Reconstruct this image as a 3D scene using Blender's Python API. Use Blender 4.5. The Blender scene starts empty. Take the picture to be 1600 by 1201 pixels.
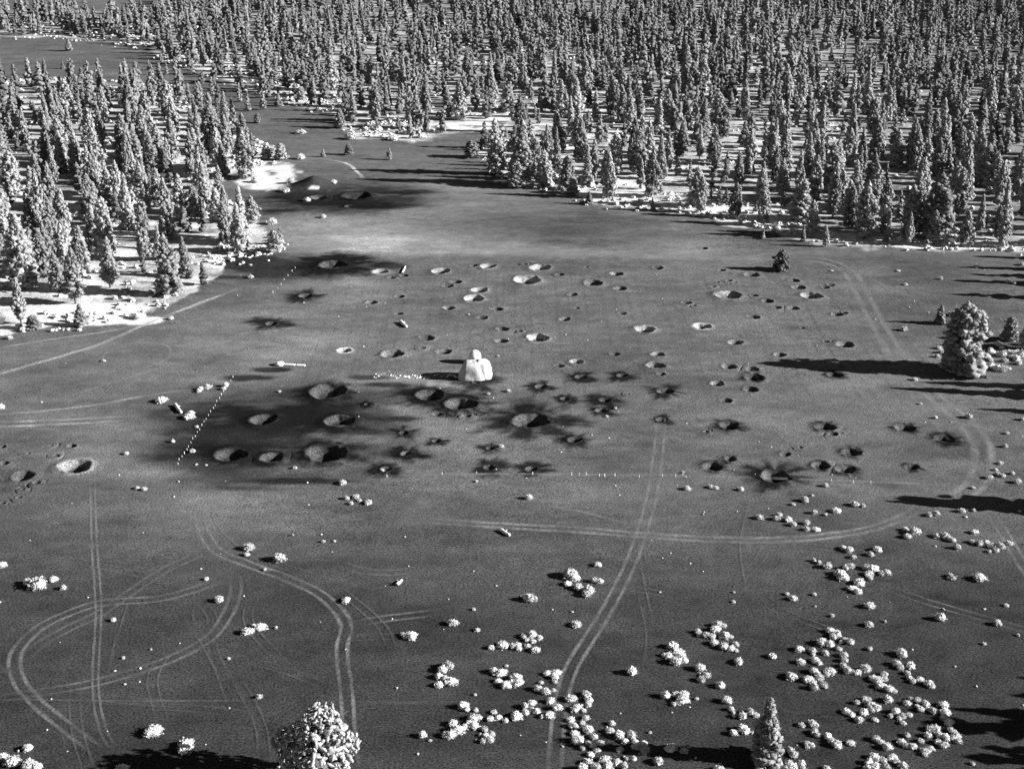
import bpy, math, random
import numpy as np
from mathutils import Vector, noise as mnoise

random.seed(11)
rng = np.random.default_rng(11)
scn = bpy.context.scene
COL = scn.collection

# ------------------------------------------------------------------ camera, light, exposure
CAM_H = 120.0
PITCH = math.radians(22.0)          # looking down
FPX = 2227.0                        # focal length in pixels of a 1600 wide picture
cam_d = bpy.data.cameras.new('camera')
cam = bpy.data.objects.new('camera', cam_d)
COL.objects.link(cam)
cam_d.sensor_width = 36.0
cam_d.lens = 36.0 * FPX / 1600.0
cam_d.clip_start = 1.0
cam_d.clip_end = 20000.0
cam.location = (0, 0, CAM_H)
cam.rotation_euler = (math.pi / 2 - PITCH, 0, 0)
scn.camera = cam

SUN_EL = math.radians(20.5)
SH_AZ = math.radians(7.5)           # shadows run towards -x, turned this much towards +y
wd = bpy.data.worlds.new('World')
scn.world = wd
wd.use_nodes = True
wn, wl = wd.node_tree.nodes, wd.node_tree.links
for n in list(wn):
    wn.remove(n)
sky = wn.new('ShaderNodeTexSky')
sky.sky_type = 'NISHITA'
sky.sun_disc = False
sky.altitude = 2100.0            # high dry plateau
sky.air_density = 0.7
sky.dust_density = 0.2
sky.sun_elevation = SUN_EL
sky.sun_rotation = math.radians(90.0) + SH_AZ
bw = wn.new('ShaderNodeSeparateColor')    # black and white film behind a red filter: only the sky's red light counts
bg = wn.new('ShaderNodeBackground')
bg.inputs['Strength'].default_value = 0.05
wo = wn.new('ShaderNodeOutputWorld')
wl.new(sky.outputs['Color'], bw.inputs[0])
wl.new(bw.outputs[0], bg.inputs['Color'])
wl.new(bg.outputs['Background'], wo.inputs['Surface'])

sd = bpy.data.lights.new('sun', 'SUN')
sd.energy = 5.0
sd.angle = math.radians(0.5)
sd.color = (1, 1, 1)
sun = bpy.data.objects.new('sun', sd)
COL.objects.link(sun)
ldir = Vector((-math.cos(SUN_EL) * math.cos(SH_AZ), math.cos(SUN_EL) * math.sin(SH_AZ), -math.sin(SUN_EL)))
sun.rotation_euler = ldir.to_track_quat('-Z', 'Y').to_euler()
sun.location = (400, -50, 200)

scn.view_settings.view_transform = 'Standard'
scn.view_settings.look = 'None'
scn.view_settings.gamma = 1.0
scn.view_settings.use_curve_mapping = False
scn.view_settings.exposure = 1.6
scn.render.engine = 'CYCLES'
scn.cycles.max_bounces = 3
scn.cycles.diffuse_bounces = 2
scn.cycles.transparent_max_bounces = 8

# ------------------------------------------------------------------ picture <-> ground
CP, SP = math.cos(PITCH), math.sin(PITCH)


def G(u, v):
    """the point of the ground seen at picture position u, v (1600 x 1201)"""
    a, b = (u - 800.0) / FPX, (600.5 - v) / FPX
    dx, dy, dz = a, CP + SP * b, -SP + CP * b
    t = CAM_H / -dz
    return dx * t, dy * t


def slant(x, y):
    return math.sqrt(x * x + y * y + CAM_H * CAM_H)


def ppm(x, y):
    """picture pixels per metre across, at a ground point"""
    return FPX / (y * CP + CAM_H * SP)


def UV(x, y):
    x, y = np.asarray(x, float), np.asarray(y, float)
    dep = np.maximum(y * CP + CAM_H * SP, 20.0)
    return 800 + FPX * x / dep, 600.5 - FPX * (y * SP - CAM_H * CP) / dep


def Z(ox, oy, s, lst):
    return [(ox + t[0] / s, oy + t[1] / s) + tuple(q / s for q in t[2:3]) + tuple(t[3:]) for t in lst]


# ------------------------------------------------------------------ small numpy helpers
def hash2(ix, iy, seed):
    h = (ix.astype(np.int64) * 374761393 + iy.astype(np.int64) * 668265263 + seed * 1442695041) & 0x7fffffff
    h = ((h ^ (h >> 13)) * 1274126177) & 0x7fffffff
    h = h ^ (h >> 16)
    return (h & 0xffff) / 65535.0


def vnoise(x, y, scale, seed=0):
    x, y = np.asarray(x, float) / scale, np.asarray(y, float) / scale
    ix, iy = np.floor(x), np.floor(y)
    fx, fy = x - ix, y - iy
    fx, fy = fx * fx * (3 - 2 * fx), fy * fy * (3 - 2 * fy)
    a, b = hash2(ix, iy, seed), hash2(ix + 1, iy, seed)
    c, d = hash2(ix, iy + 1, seed), hash2(ix + 1, iy + 1, seed)
    return (a * (1 - fx) + b * fx) * (1 - fy) + (c * (1 - fx) + d * fx) * fy


def fbm(x, y, scale, seed=0, octv=4):
    s, a, t = 0.0, 0.5, 0.0
    for k in range(octv):
        s = s + a * vnoise(x, y, scale / 2 ** k, seed + 17 * k)
        t += a
        a *= 0.55
    return s / t


def sdist(px, py, poly):
    """signed distance to a polygon, positive inside"""
    px, py = np.asarray(px, float), np.asarray(py, float)
    ins = np.zeros(px.shape, bool)
    d2 = np.full(px.shape, 1e18)
    n = len(poly)
    for i in range(n):
        x0, y0 = poly[i]
        x1, y1 = poly[(i + 1) % n]
        ex, ey = x1 - x0, y1 - y0
        t = np.clip(((px - x0) * ex + (py - y0) * ey) / (ex * ex + ey * ey + 1e-9), 0, 1)
        d2 = np.minimum(d2, (px - x0 - t * ex) ** 2 + (py - y0 - t * ey) ** 2)
        if y0 != y1:
            c = ((y0 > py) != (y1 > py)) & (px < (x1 - x0) * (py - y0) / (y1 - y0) + x0)
            ins ^= c
    d = np.sqrt(d2)
    return np.where(ins, d, -d)


def sstep(a, b, x):
    t = np.clip((x - a) / (b - a), 0, 1)
    return t * t * (3 - 2 * t)


# ------------------------------------------------------------------ what stands where, read off the photograph
# craters: centre, width across, dark apron width (0: none), wall tone, rim tone
B1 = [(190,102,75),(242,130,42),(300,120,45),(470,100,90),(622,75,42),(690,78,78),(860,68,28),(930,85,100),(1022,115,45),(1145,80,25),
      (1285,112,68),(1475,85,55),(870,142,130),(540,148,58),(503,168,55),(650,188,82),(625,226,98),(1175,156,95),(1300,180,68),(1080,208,52),
      (1100,270,32),(150,244,58),(280,217,48),(508,270,60),(730,275,58),(275,297,45),(660,315,58),(1045,322,60),(1310,296,42),(755,367,65),
      (838,376,26),(750,422,65),(405,410,76),(920,409,108),(1415,370,98),(25,467,66),(245,486,108),(385,455,36),(485,472,76),
      (1275,484,50),(1475,485,65),(1020,538,50),(1100,518,66),(1465,536,88),(1490,576,45),
      (1120,590,58,140),(1310,583,55,120),(935,634,60,140),(640,612,50,210),(420,676,140,250),(560,718,150,230),(455,763,50),(590,770,46),
      (885,797,170,340),(1045,690,45,110),(1230,697,60,140),(1215,745,60,120),(1510,655,80,160),(1495,787,60,110),(1340,668,20),
      (300,850,50,140),(450,887,45,95),(1090,882,70,160),(700,920,45,110),(310,945,55,190),(215,1018,55,160),(695,1010,60,170),
      (890,1018,60,160),(130,716,30,80)]
B2 = [(200,95,42),(340,117,72),(235,143,34),(265,153,22),(183,150,22),(163,170,28),(230,212,122),(350,212,42),(535,143,56),(558,174,66),
      (680,174,44),(708,163,38),(615,214,105),(38,246,48),(74,258,24),(412,238,62),(455,268,46),(532,271,58),(350,312,60),(735,300,56),(770,293,36),
      (110,355,84),(265,430,74),(575,362,28),(685,425,34),(772,440,88),(470,487,62),(235,542,74),(340,552,68),(350,592,98,120),
      (180,620,70),(335,647,74),(722,580,76,105),(220,698,62),(235,815,98,150),(128,842,30),(680,822,98,130),(715,853,50),
      (1050,828,92,125),(1232,875,98,165),(240,967,60,85),(565,914,30),(495,947,56),(800,940,92,125),(158,1005,100,135),
      (658,1000,92,115),(775,1020,92,140),(1080,1007,70,95),(448,1052,142,230)]
A4 = [(1540,73,130,330),(1415,215,66,165),(1258,343,60,190),(1520,660,182,230),(1220,790,132,170),(1570,796,140,200),(1065,952,152,200),
      (1258,965,112,140),(1512,946,205,250),(350,1006,155),(108,1048,112),(168,1078,42),(236,907,26),(330,909,50),(260,955,36),(10,912,40),
      (20,988,50),(130,943,26),(105,1108,26),(86,1147,32),(10,1172,32)]
CR = Z(530, 390, 2.963, B1) + Z(1060, 390, 2.963, B2) + Z(0, 390, 2.963, A4)
CR += [(557, 307, 46, 60), (497, 309, 30, 0), (545, 322, 14, 0), (1100, 388, 14, 0)]


class Crater:
    pass


craters = []
for t in CR:
    c = Crater()
    c.u, c.v = t[0], t[1]
    c.x, c.y = G(t[0], t[1])
    k = ppm(c.x, c.y)
    c.R = 0.5 * t[2] / k
    c.ap = (t[3] / 2.963 * 0.5 / k) if len(t) > 3 else 0.0
    c.ph = rng.uniform(0, 6.28, 8)
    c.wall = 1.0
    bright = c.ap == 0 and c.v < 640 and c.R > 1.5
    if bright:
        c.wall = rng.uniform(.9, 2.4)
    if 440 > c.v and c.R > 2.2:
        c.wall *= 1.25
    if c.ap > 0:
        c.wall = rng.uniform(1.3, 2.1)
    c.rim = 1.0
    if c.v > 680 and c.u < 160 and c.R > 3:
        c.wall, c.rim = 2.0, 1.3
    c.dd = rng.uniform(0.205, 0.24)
    craters.append(c)
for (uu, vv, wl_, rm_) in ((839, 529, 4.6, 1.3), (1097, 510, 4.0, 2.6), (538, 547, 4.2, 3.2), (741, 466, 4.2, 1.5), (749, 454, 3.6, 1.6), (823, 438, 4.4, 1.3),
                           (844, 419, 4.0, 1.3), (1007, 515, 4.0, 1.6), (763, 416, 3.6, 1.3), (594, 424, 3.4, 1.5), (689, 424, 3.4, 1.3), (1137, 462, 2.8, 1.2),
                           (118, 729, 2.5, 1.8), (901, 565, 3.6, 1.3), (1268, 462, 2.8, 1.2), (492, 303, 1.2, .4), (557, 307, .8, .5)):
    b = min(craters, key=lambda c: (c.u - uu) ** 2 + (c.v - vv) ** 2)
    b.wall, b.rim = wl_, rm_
for (uu, vv) in ((672, 618), (719, 632), (828, 659), (1211, 746), (946, 626), (512, 710), (512, 614)):
    b = min(craters, key=lambda c: (c.u - uu) ** 2 + (c.v - vv) ** 2)
    b.ap *= 1.25
craters.sort(key=lambda c: -c.R)
for c in craters:
    c.Rp = max(1.7 * c.R, c.R + 1.8)
CX = np.array([c.x for c in craters])
CY = np.array([c.y for c in craters])
CRR = np.array([c.R for c in craters])
CRP = np.array([c.Rp for c in craters])

# regions in the picture's own coordinates (design data; turned into ground points below)
CLEAR = [(-1500, 640), (-400, 560), (0, 524), (130, 510), (225, 486), (312, 458), (335, 436), (352, 410), (398, 400), (432, 398), (446, 388),
         (428, 362), (404, 348), (392, 318), (345, 312), (338, 296), (362, 268), (402, 256), (446, 246), (430, 232), (392, 215), (366, 200), (340, 182),
         (300, 152), (255, 138), (190, 130), (120, 126), (50, 124), (-60, 126), (-500, 130), (-500, 52), (-60, 54), (60, 58), (160, 64),
         (230, 76), (262, 97), (330, 120), (392, 142), (420, 150), (470, 166), (520, 178), (540, 205), (640, 222), (690, 212), (745, 192), (790, 192),
         (772, 214), (745, 240), (768, 262), (800, 290), (880, 300), (930, 318), (1020, 326), (1100, 338), (1180, 352), (1250, 372), (1320, 380), (1420, 386),
         (1600, 392), (1900, 400), (2600, 430), (3600, 700), (3600, 4000), (-1500, 4000)]
BALD = [(1190, 347, 85, 11), (1330, 372, 60, 7), (1500, 384, 130, 7), (960, 308, 60, 9), (418, 275, 62, 26), (742, 197, 52, 11), (590, 212, 60, 8), (1100, 322, 80, 12), (120, 490, 140, 22), (215, 500, 50, 8)]
LIGHT = [(560, 688, 70, 8, .7), (430, 688, 110, 8, .5), (630, 636, 30, 5, .5), (250, 740, 80, 8, .4), (640, 600, 50, 5, .5), (510, 362, 120, 26, .75), (640, 384, 150, 16, .6), (860, 392, 460, 9, .4), (560, 440, 60, 26, .35), (460, 500, 70, 50, .3), (330, 560, 150, 50, .18),
         (650, 592, 110, 10, .75), (900, 650, 180, 40, .18), (680, 660, 120, 24, .18), (700, 700, 120, 28, .15), (330, 800, 200, 40, .22), (430, 815, 170, 30, .15),
         (150, 690, 90, 50, .2), (690, 290, 80, 14, .3), (640, 330, 120, 14, .25), (480, 540, 120, 14, .25), (1180, 500, 200, 60, .1), (1000, 770, 400, 18, .12)]
DARK = [(420, 668, 180, 60, .54), (500, 640, 120, 38, .30), (340, 715, 110, 22, .3), (400, 748, 120, 12, .3), (430, 415, 120, 22, .5), (560, 412, 45, 16, .35),
        (540, 308, 130, 20, .55), (470, 320, 90, 16, .25), (560, 325, 60, 16, .3), (560, 700, 90, 30, .25), (700, 628, 80, 24, .25), (385, 590, 40, 5, .75), (425, 577, 30, 4, .7), (300, 606, 12, 3, .3),
        (1500, 690, 90, 24, .12), (1460, 470, 100, 60, .18), (1250, 355, 200, 16, .1), (880, 350, 180, 16, .2), (740, 590, 60, 6, .5), (820, 640, 50, 20, .25),
        (700, 840, 500, 14, .08), (604, 601, 40, 4, .6), (622, 654, 42, 5, .5), (345, 645, 80, 22, .3), (380, 764, 80, 5, .4), (470, 752, 90, 5, .45), (575, 590, 30, 4, .5), (640, 712, 40, 5, .5), (250, 715, 40, 7, .4), (600, 322, 70, 4, .5), (640, 300, 60, 3, .5), (430, 330, 40, 4, .5), (610, 415, 30, 6, .5), (330, 432, 50, 5, .4), (1300, 700, 200, 20, .06)]


MX, MY = G(491, 291)


def albedo(x, y):
    u, v = UV(x, y)
    u = u + 10 * (fbm(x, y, 9, 5) - .5)
    v = v + 5 * (fbm(x, y, 9, 9) - .5)
    a = 0.104 * (1 - 0.60 * sstep(640, 1000, v)) * (1 - .10 * sstep(1000, 1300, v))
    n1 = fbm(x, y, 26, 1)
    n2 = fbm(x * .35, y, 5, 2)
    a = a * np.clip(.08 + 0.66 * n1 + 0.64 * n2 + .50 * fbm(x * .6, y, 2.0, 3), .45, 1.7)
    for (cu, cv, ru, rv, s) in LIGHT:
        q = ((u - cu) / ru) ** 2 + ((v - cv) / rv) ** 2
        a = a * (1 + 1.25 * s * np.exp(-q) * (.35 + 1.3 * fbm(x * .6, y, 7, 31)))
    dn = .6 * fbm(x * .4, y, 8, 44) + .4 * fbm(x * .5, y, 2.2, 45)
    for (cu, cv, ru, rv, s) in DARK:
        q = ((u - cu) / ru) ** 2 + ((v - cv) / rv) ** 2
        a = a * (1 - np.clip(1.5 * s * np.clip(2.0 * (np.exp(-q * .9) * (-.05 + 2.1 * dn) - .2), 0, 1), 0, .80))
    # aprons of dark thrown-out cinders with rays
    for c in craters:
        if c.ap <= 0:
            continue
        L = c.ap
        m = (np.abs(x - c.x) < 3 * L) & (np.abs(y - c.y) < 3 * L)
        if not m.any():
            continue
        dx, dy = x[m] - c.x, y[m] - c.y
        th, r = np.arctan2(dy, dx), np.hypot(dx, dy)
        k1 = 3.2
        pn = .6 * fbm(k1 * np.cos(th) + c.ph[0] * 9, k1 * np.sin(th) + .25 * r / L + c.ph[1] * 9, 1.0, 78, 3) + .4 * fbm(x[m] * .8, y[m], 1.8, 79)
        f = .88 * np.clip(2.2 * (.98 - .78 * r / L + 1.7 * (pn - .5)), 0, 1)
        a[m] = a[m] * (1 - np.clip(f, 0, .86))
    # bright floor of the woods and the bald pale patches
    sd_ = sdist(u, v, CLEAR)
    n3 = fbm(x, y * .7, 14, 12) * .65 + .35 * fbm(x, y * .7, 2.6, 13)
    pxm = np.clip((v + 300) / 900, .35, 1.2)
    w = 1 - sstep(-3, 3, (sd_ / pxm) - 46 * (n3 - .5))
    fl = .56 * (.02 + 1.5 * fbm(x * .6, y, 4.5, 14, 5)) * (1 - .45 * sstep(.52, .66, n3)) * (1 - .55 * sstep(1150, 1600, u) * (1 - sstep(330, 390, v)))
    fl = fl * (1 - .35 * sstep(150, 30, v))
    w = w * (1 - (1 - sstep(220, 300, u)) * (1 - sstep(14, 26, v)))
    a = a * (1 - w) + fl * w
    for (cu, cv, ru, rv) in BALD:
        q = ((u - cu) / ru) ** 2 + ((v - cv) / rv) ** 2
        k = np.clip(3.2 * (np.exp(-q * q) * (.1 + 1.5 * fbm(x, y, 5, 51, 5)) - .45), 0, 1)
        a = a * (1 - k) + .66 * k
    # the dark bank behind the far pit, with a white streak on its face
    q = ((x - MX) / 9) ** 2 + ((y - MY) / 7) ** 2
    k = np.clip(1.6 * np.exp(-q * q), 0, 1)
    a = a * (1 - k) + .038 * k
    q = ((u - 491) / 9) ** 2 + ((v - 296 - .012 * (u - 491) ** 2) / .8) ** 2
    k = np.clip(1.6 * np.exp(-q * q) - .2, 0, 1)
    a = a * (1 - k) + .6 * k
    return np.clip(a, .010, .75)


def base_h(x, y):
    u, v = UV(x, y)
    h = .35 * (fbm(x, y, 60, 61) - .5) + .10 * (fbm(x, y, 7, 62, 3) - .5)
    # low dark ridge by the far pit
    mx, my = G(491, 291)
    h = h + 3.7 * np.exp(-((np.abs(x - mx) / 6.2) ** 1.5 + (np.abs(y - my) / 5.0) ** 2))
    return h


def prof(q, R, dd):
    """height over the plain at q = r / R"""
    D = 2 * R
    t = np.clip((q - .34) / .66, 0, 1)
    bowl = D * dd * (t * t * (1.5 - .5 * t) - 1) + .055 * D + .03 * D * q * q * (1 - t)
    out = .055 * D * np.exp(-np.maximum(q - 1, 0) / .28)
    return np.where(q < 1, bowl, out)


def crater_h(x, y):
    h = np.zeros(np.shape(x))
    own = np.full(np.shape(x), 1e9)
    for c in craters:
        m = (np.abs(x - c.x) < c.Rp + .5) & (np.abs(y - c.y) < c.Rp + .5)
        if not m.any():
            continue
        dx, dy = x[m] - c.x, y[m] - c.y
        th = np.arctan2(dy, dx)
        wob = 1 + .10 * (fbm(x[m], y[m], .45 * c.R + .5, 95) - .5) * 2 + .06 * np.sin(2 * th + c.ph[0]) + .05 * np.sin(3 * th + c.ph[1]) + .035 * np.sin(5 * th + c.ph[2]) + .02 * np.sin(9 * th + c.ph[3])
        r = np.hypot(dx, dy)
        q = r / (c.R * wob)
        fade = 1 - sstep(c.Rp - .7, c.Rp, r)
        h[m] += prof(q, c.R, c.dd) * fade * (1 + .12 * np.sin(4 * th + c.ph[4]) * (q > .6))
        own[m] = np.minimum(own[m], q)
    return h, own


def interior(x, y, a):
    """crater walls and rims get tones of their own; sunlit white is put into the wall colour"""
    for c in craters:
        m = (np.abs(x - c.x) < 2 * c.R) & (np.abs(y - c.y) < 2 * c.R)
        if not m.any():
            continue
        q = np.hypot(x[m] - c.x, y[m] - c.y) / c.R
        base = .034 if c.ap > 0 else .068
        wk = 1 + (c.wall - 1) * sstep(.42, .66, q)      # sunlit white put into the upper wall colour; loose dark cinders fill the floor
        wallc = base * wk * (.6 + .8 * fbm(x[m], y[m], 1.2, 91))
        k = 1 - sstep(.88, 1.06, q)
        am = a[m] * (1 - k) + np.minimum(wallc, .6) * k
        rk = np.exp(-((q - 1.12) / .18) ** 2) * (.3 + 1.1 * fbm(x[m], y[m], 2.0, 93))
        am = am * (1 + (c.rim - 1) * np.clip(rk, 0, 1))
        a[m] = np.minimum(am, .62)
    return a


# ------------------------------------------------------------------ materials
def new_mat(name):
    m = bpy.data.materials.new(name)
    m.use_nodes = True
    nt = m.node_tree
    for n in list(nt.nodes):
        nt.nodes.remove(n)
    out = nt.nodes.new('ShaderNodeOutputMaterial')
    bs = nt.nodes.new('ShaderNodeBsdfPrincipled')
    bs.inputs['Roughness'].default_value = 1.0
    bs.inputs['Specular IOR Level'].default_value = 0.0
    nt.links.new(bs.outputs[0], out.inputs['Surface'])
    return m, nt, bs, out


def mnode(nt, op, a, b=None):
    n = nt.nodes.new('ShaderNodeMath')
    n.operation = op
    for i, q in enumerate((a, b)):
        if q is None:
            continue
        if isinstance(q, (int, float)):
            n.inputs[i].default_value = q
        else:
            nt.links.new(q, n.inputs[i])
    return n.outputs[0]


def mrange(nt, v, a, b, c, d):
    n = nt.nodes.new('ShaderNodeMapRange')
    nt.links.new(v, n.inputs[0])
    for i, q in enumerate((a, b, c, d)):
        n.inputs[i + 1].default_value = q
    return n.outputs[0]


def tex(nt, scale, detail=3, rough=.6, obj=False, kind='ShaderNodeTexNoise'):
    t = nt.nodes.new(kind)
    t.inputs['Scale'].default_value = scale
    if kind == 'ShaderNodeTexNoise':
        t.inputs['Detail'].default_value = detail
        t.inputs['Roughness'].default_value = rough
    tc = nt.nodes.new('ShaderNodeNewGeometry') if not obj else nt.nodes.new('ShaderNodeTexCoord')
    nt.links.new(tc.outputs['Position' if not obj else 'Object'], t.inputs['Vector'])
    return t


def cinder_material():
    m, nt, bs, out = new_mat('cinder_ground')
    at = nt.nodes.new('ShaderNodeAttribute')
    at.attribute_name = 'tone'
    n1 = tex(nt, 2.8, 3, .8)
    n2 = tex(nt, .45, 3, .6)
    f1 = mrange(nt, n1.outputs['Fac'], .28, .72, -.05, 2.05)
    f2 = mrange(nt, n2.outputs['Fac'], .3, .7, .86, 1.14)
    vo = tex(nt, .9, kind='ShaderNodeTexVoronoi')          # scattered pale stones
    st = mrange(nt, vo.outputs['Distance'], .09, .17, 1.0, 0.0)
    pick = nt.nodes.new('ShaderNodeSeparateColor')
    nt.links.new(vo.outputs['Color'], pick.inputs[0])
    st = mnode(nt, 'MULTIPLY', st, mrange(nt, pick.outputs[0], .90, .93, 0.0, .55))
    c = mnode(nt, 'MULTIPLY', mnode(nt, 'MULTIPLY', at.outputs['Fac'], f1), f2)
    c = mnode(nt, 'MULTIPLY', c, mnode(nt, 'ADD', st, 1.0))
    c = mnode(nt, 'MAXIMUM', mnode(nt, 'MINIMUM', c, .78), .006)
    nt.links.new(c, bs.inputs['Base Color'])
    bp = nt.nodes.new('ShaderNodeBump')
    bp.inputs['Strength'].default_value = .35
    bp.inputs['Distance'].default_value = .12
    nt.links.new(n1.outputs['Fac'], bp.inputs['Height'])
    nt.links.new(bp.outputs[0], bs.inputs['Normal'])
    return m


def foliage_material(name, lo, hi, scale=1.2):
    m, nt, bs, out = new_mat(name)
    oi = nt.nodes.new('ShaderNodeObjectInfo')
    at = nt.nodes.new('ShaderNodeAttribute')
    at.attribute_name = 'tone'
    n = tex(nt, scale, 3, .65)
    c = mrange(nt, n.outputs['Fac'], .3, .7, lo, hi)
    c = mnode(nt, 'MULTIPLY', c, mrange(nt, oi.outputs['Random'], 0, 1, .62, 1.22))
    c = mnode(nt, 'MULTIPLY', c, at.outputs['Fac'])
    nt.links.new(mnode(nt, 'MINIMUM', c, .85), bs.inputs['Base Color'])
    return m


def plain_material(name, lo, hi, scale=2.0, bump=0.0):
    m, nt, bs, out = new_mat(name)
    n = tex(nt, scale, 4, .6)
    nt.links.new(mrange(nt, n.outputs['Fac'], .3, .7, lo, hi), bs.inputs['Base Color'])
    if bump:
        bp = nt.nodes.new('ShaderNodeBump')
        bp.inputs['Strength'].default_value = .6
        bp.inputs['Distance'].default_value = bump
        nt.links.new(n.outputs['Fac'], bp.inputs['Height'])
        nt.links.new(bp.outputs[0], bs.inputs['Normal'])
    return m


def track_material():
    m, nt, bs, out = new_mat('wheel_track')
    at = nt.nodes.new('ShaderNodeAttribute')
    at.attribute_name = 'tone'
    al = nt.nodes.new('ShaderNodeAttribute')
    al.attribute_name = 'cover'
    n = tex(nt, 1.6, 4, .7)
    n2 = tex(nt, .15, 3, .6)
    c = mnode(nt, 'MULTIPLY', at.outputs['Fac'], mrange(nt, n.outputs['Fac'], .3, .7, .75, 1.25))
    nt.links.new(c, bs.inputs['Base Color'])
    a = mnode(nt, 'MULTIPLY', al.outputs['Fac'], mrange(nt, n.outputs['Fac'], .30, .55, .30, 1.0))
    a = mnode(nt, 'MULTIPLY', a, mrange(nt, n2.outputs['Fac'], .36, .60, .30, 1.0))
    tr = nt.nodes.new('ShaderNodeBsdfTransparent')
    mx = nt.nodes.new('ShaderNodeMixShader')
    nt.links.new(a, mx.inputs[0])
    nt.links.new(tr.outputs[0], mx.inputs[1])
    nt.links.new(bs.outputs[0], mx.inputs[2])
    nt.links.new(mx.outputs[0], out.inputs['Surface'])
    return m


M_CINDER = cinder_material()
M_PINE = foliage_material('pine_needles', .13, .36)
M_DARKPINE = foliage_material('dark_needles', .10, .22)
M_PALE = foliage_material('pale_leaves', .52, .80, 2.0)
M_ROUND = foliage_material('pale_broad_leaves', .20, .40, 1.5)
M_BARK = plain_material('bark', .05, .11, 3.0)
M_WHITE = plain_material('white_cloth', .62, .82, .9, .15)
M_WHITE2 = plain_material('greyed_white', .34, .55, .5, .2)
M_BOARD = plain_material('pale_wood', .6, .8, 3.0)
M_STAKE = plain_material('painted_stake', .62, .78, 3.0)
M_TRACK = track_material()


# ------------------------------------------------------------------ mesh helpers
def mesh_np(name, V, F, mats, tone=None, midx=None, smooth=True, extra=None):
    """V (n,3) float, F (m,3) or (m,4) int"""
    V = np.asarray(V, np.float32)
    F = np.asarray(F, np.int32)
    k = F.shape[1]
    me = bpy.data.meshes.new(name)
    me.vertices.add(len(V))
    me.vertices.foreach_set('co', V.ravel())
    me.loops.add(F.size)
    me.loops.foreach_set('vertex_index', F.ravel())
    me.polygons.add(len(F))
    me.polygons.foreach_set('loop_start', np.arange(0, F.size, k, dtype=np.int32))
    me.polygons.foreach_set('loop_total', np.full(len(F), k, np.int32))
    me.update(calc_edges=True)
    me.polygons.foreach_set('use_smooth', np.full(len(F), smooth, bool))
    for m in (mats if isinstance(mats, (list, tuple)) else [mats]):
        me.materials.append(m)
    if midx is not None:
        me.polygons.foreach_set('material_index', np.asarray(midx, np.int32))
    for nm, arr in (('tone', tone),) + tuple((extra or {}).items()):
        if arr is not None:
            at = me.attributes.new(nm, 'FLOAT', 'POINT')
            at.data.foreach_set('value', np.asarray(arr, np.float32))
    me.update()
    return me


def link(name, me, parent=None, loc=None, rz=0.0, sc=None):
    o = bpy.data.objects.new(name, me)
    COL.objects.link(o)
    if parent:
        o.parent = parent
    if loc is not None:
        o.location = loc
    if rz:
        o.rotation_euler = (0, 0, rz)
    if sc is not None:
        o.scale = sc if isinstance(sc, (tuple, list)) else (sc, sc, sc)
    return o


def tag(o, label=None, cat=None, group=None, kind=None):
    for k, q in (('label', label), ('category', cat), ('group', group), ('kind', kind)):
        if q:
            o[k] = q
    return o


def ico(sub):
    t = (1 + 5 ** .5) / 2
    V = [(-1, t, 0), (1, t, 0), (-1, -t, 0), (1, -t, 0), (0, -1, t), (0, 1, t), (0, -1, -t), (0, 1, -t), (t, 0, -1), (t, 0, 1), (-t, 0, -1), (-t, 0, 1)]
    F = [(0, 11, 5), (0, 5, 1), (0, 1, 7), (0, 7, 10), (0, 10, 11), (1, 5, 9), (5, 11, 4), (11, 10, 2), (10, 7, 6), (7, 1, 8), (3, 9, 4), (3, 4, 2), (3, 2, 6),
         (3, 6, 8), (3, 8, 9), (4, 9, 5), (2, 4, 11), (6, 2, 10), (8, 6, 7), (9, 8, 1)]
    V = [np.array(q, float) / np.linalg.norm(q) for q in V]
    for _ in range(sub):
        mid, NF = {}, []

        def mp(a, b):
            k = (min(a, b), max(a, b))
            if k not in mid:
                q = V[a] + V[b]
                V.append(q / np.linalg.norm(q))
                mid[k] = len(V) - 1
            return mid[k]
        for a, b, c in F:
            ab, bc, ca = mp(a, b), mp(b, c), mp(c, a)
            NF += [(a, ab, ca), (b, bc, ab), (c, ca, bc), (ab, bc, ca)]
        F = NF
    return np.array(V), np.array(F, int)


ICO0, ICO1, ICO2, ICO3 = ico(0), ico(1), ico(2), ico(3)


def rot_rand(r):
    q = r.normal(size=4)
    q /= np.linalg.norm(q)
    w, x, y, z = q
    return np.array([[1 - 2 * (y * y + z * z), 2 * (x * y - z * w), 2 * (x * z + y * w)], [2 * (x * y + z * w), 1 - 2 * (x * x + z * z), 2 * (y * z - x * w)],
                     [2 * (x * z - y * w), 2 * (y * z + x * w), 1 - 2 * (x * x + y * y)]])


class Bag:
    def __init__(s):
        s.V, s.F, s.T, s.M, s.n = [], [], [], [], 0

    def add(s, V, F, tone=1.0, mi=0):
        s.V.append(V)
        s.F.append(np.asarray(F) + s.n)
        s.T.append(np.full(len(V), tone))
        s.M.append(np.full(len(F), mi))
        s.n += len(V)

    def arrays(s):
        return np.concatenate(s.V), np.concatenate(s.F), np.concatenate(s.T), np.concatenate(s.M)


def clump(bag, r, cen, rad, stretch, icos, jit=.28, tone=1.0, axis=None):
    V0, F0 = icos
    V = V0 * (1 + jit * r.normal(size=(len(V0), 1)))
    if axis is None:
        V = (V * stretch) @ rot_rand(r).T if not isinstance(stretch, tuple) else V * np.array(stretch)
    else:
        a = np.asarray(axis, float)
        a /= np.linalg.norm(a)
        V = V + np.outer(V @ a, a) * (stretch - 1)
    bag.add(V * rad + np.asarray(cen), F0, tone)


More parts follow.
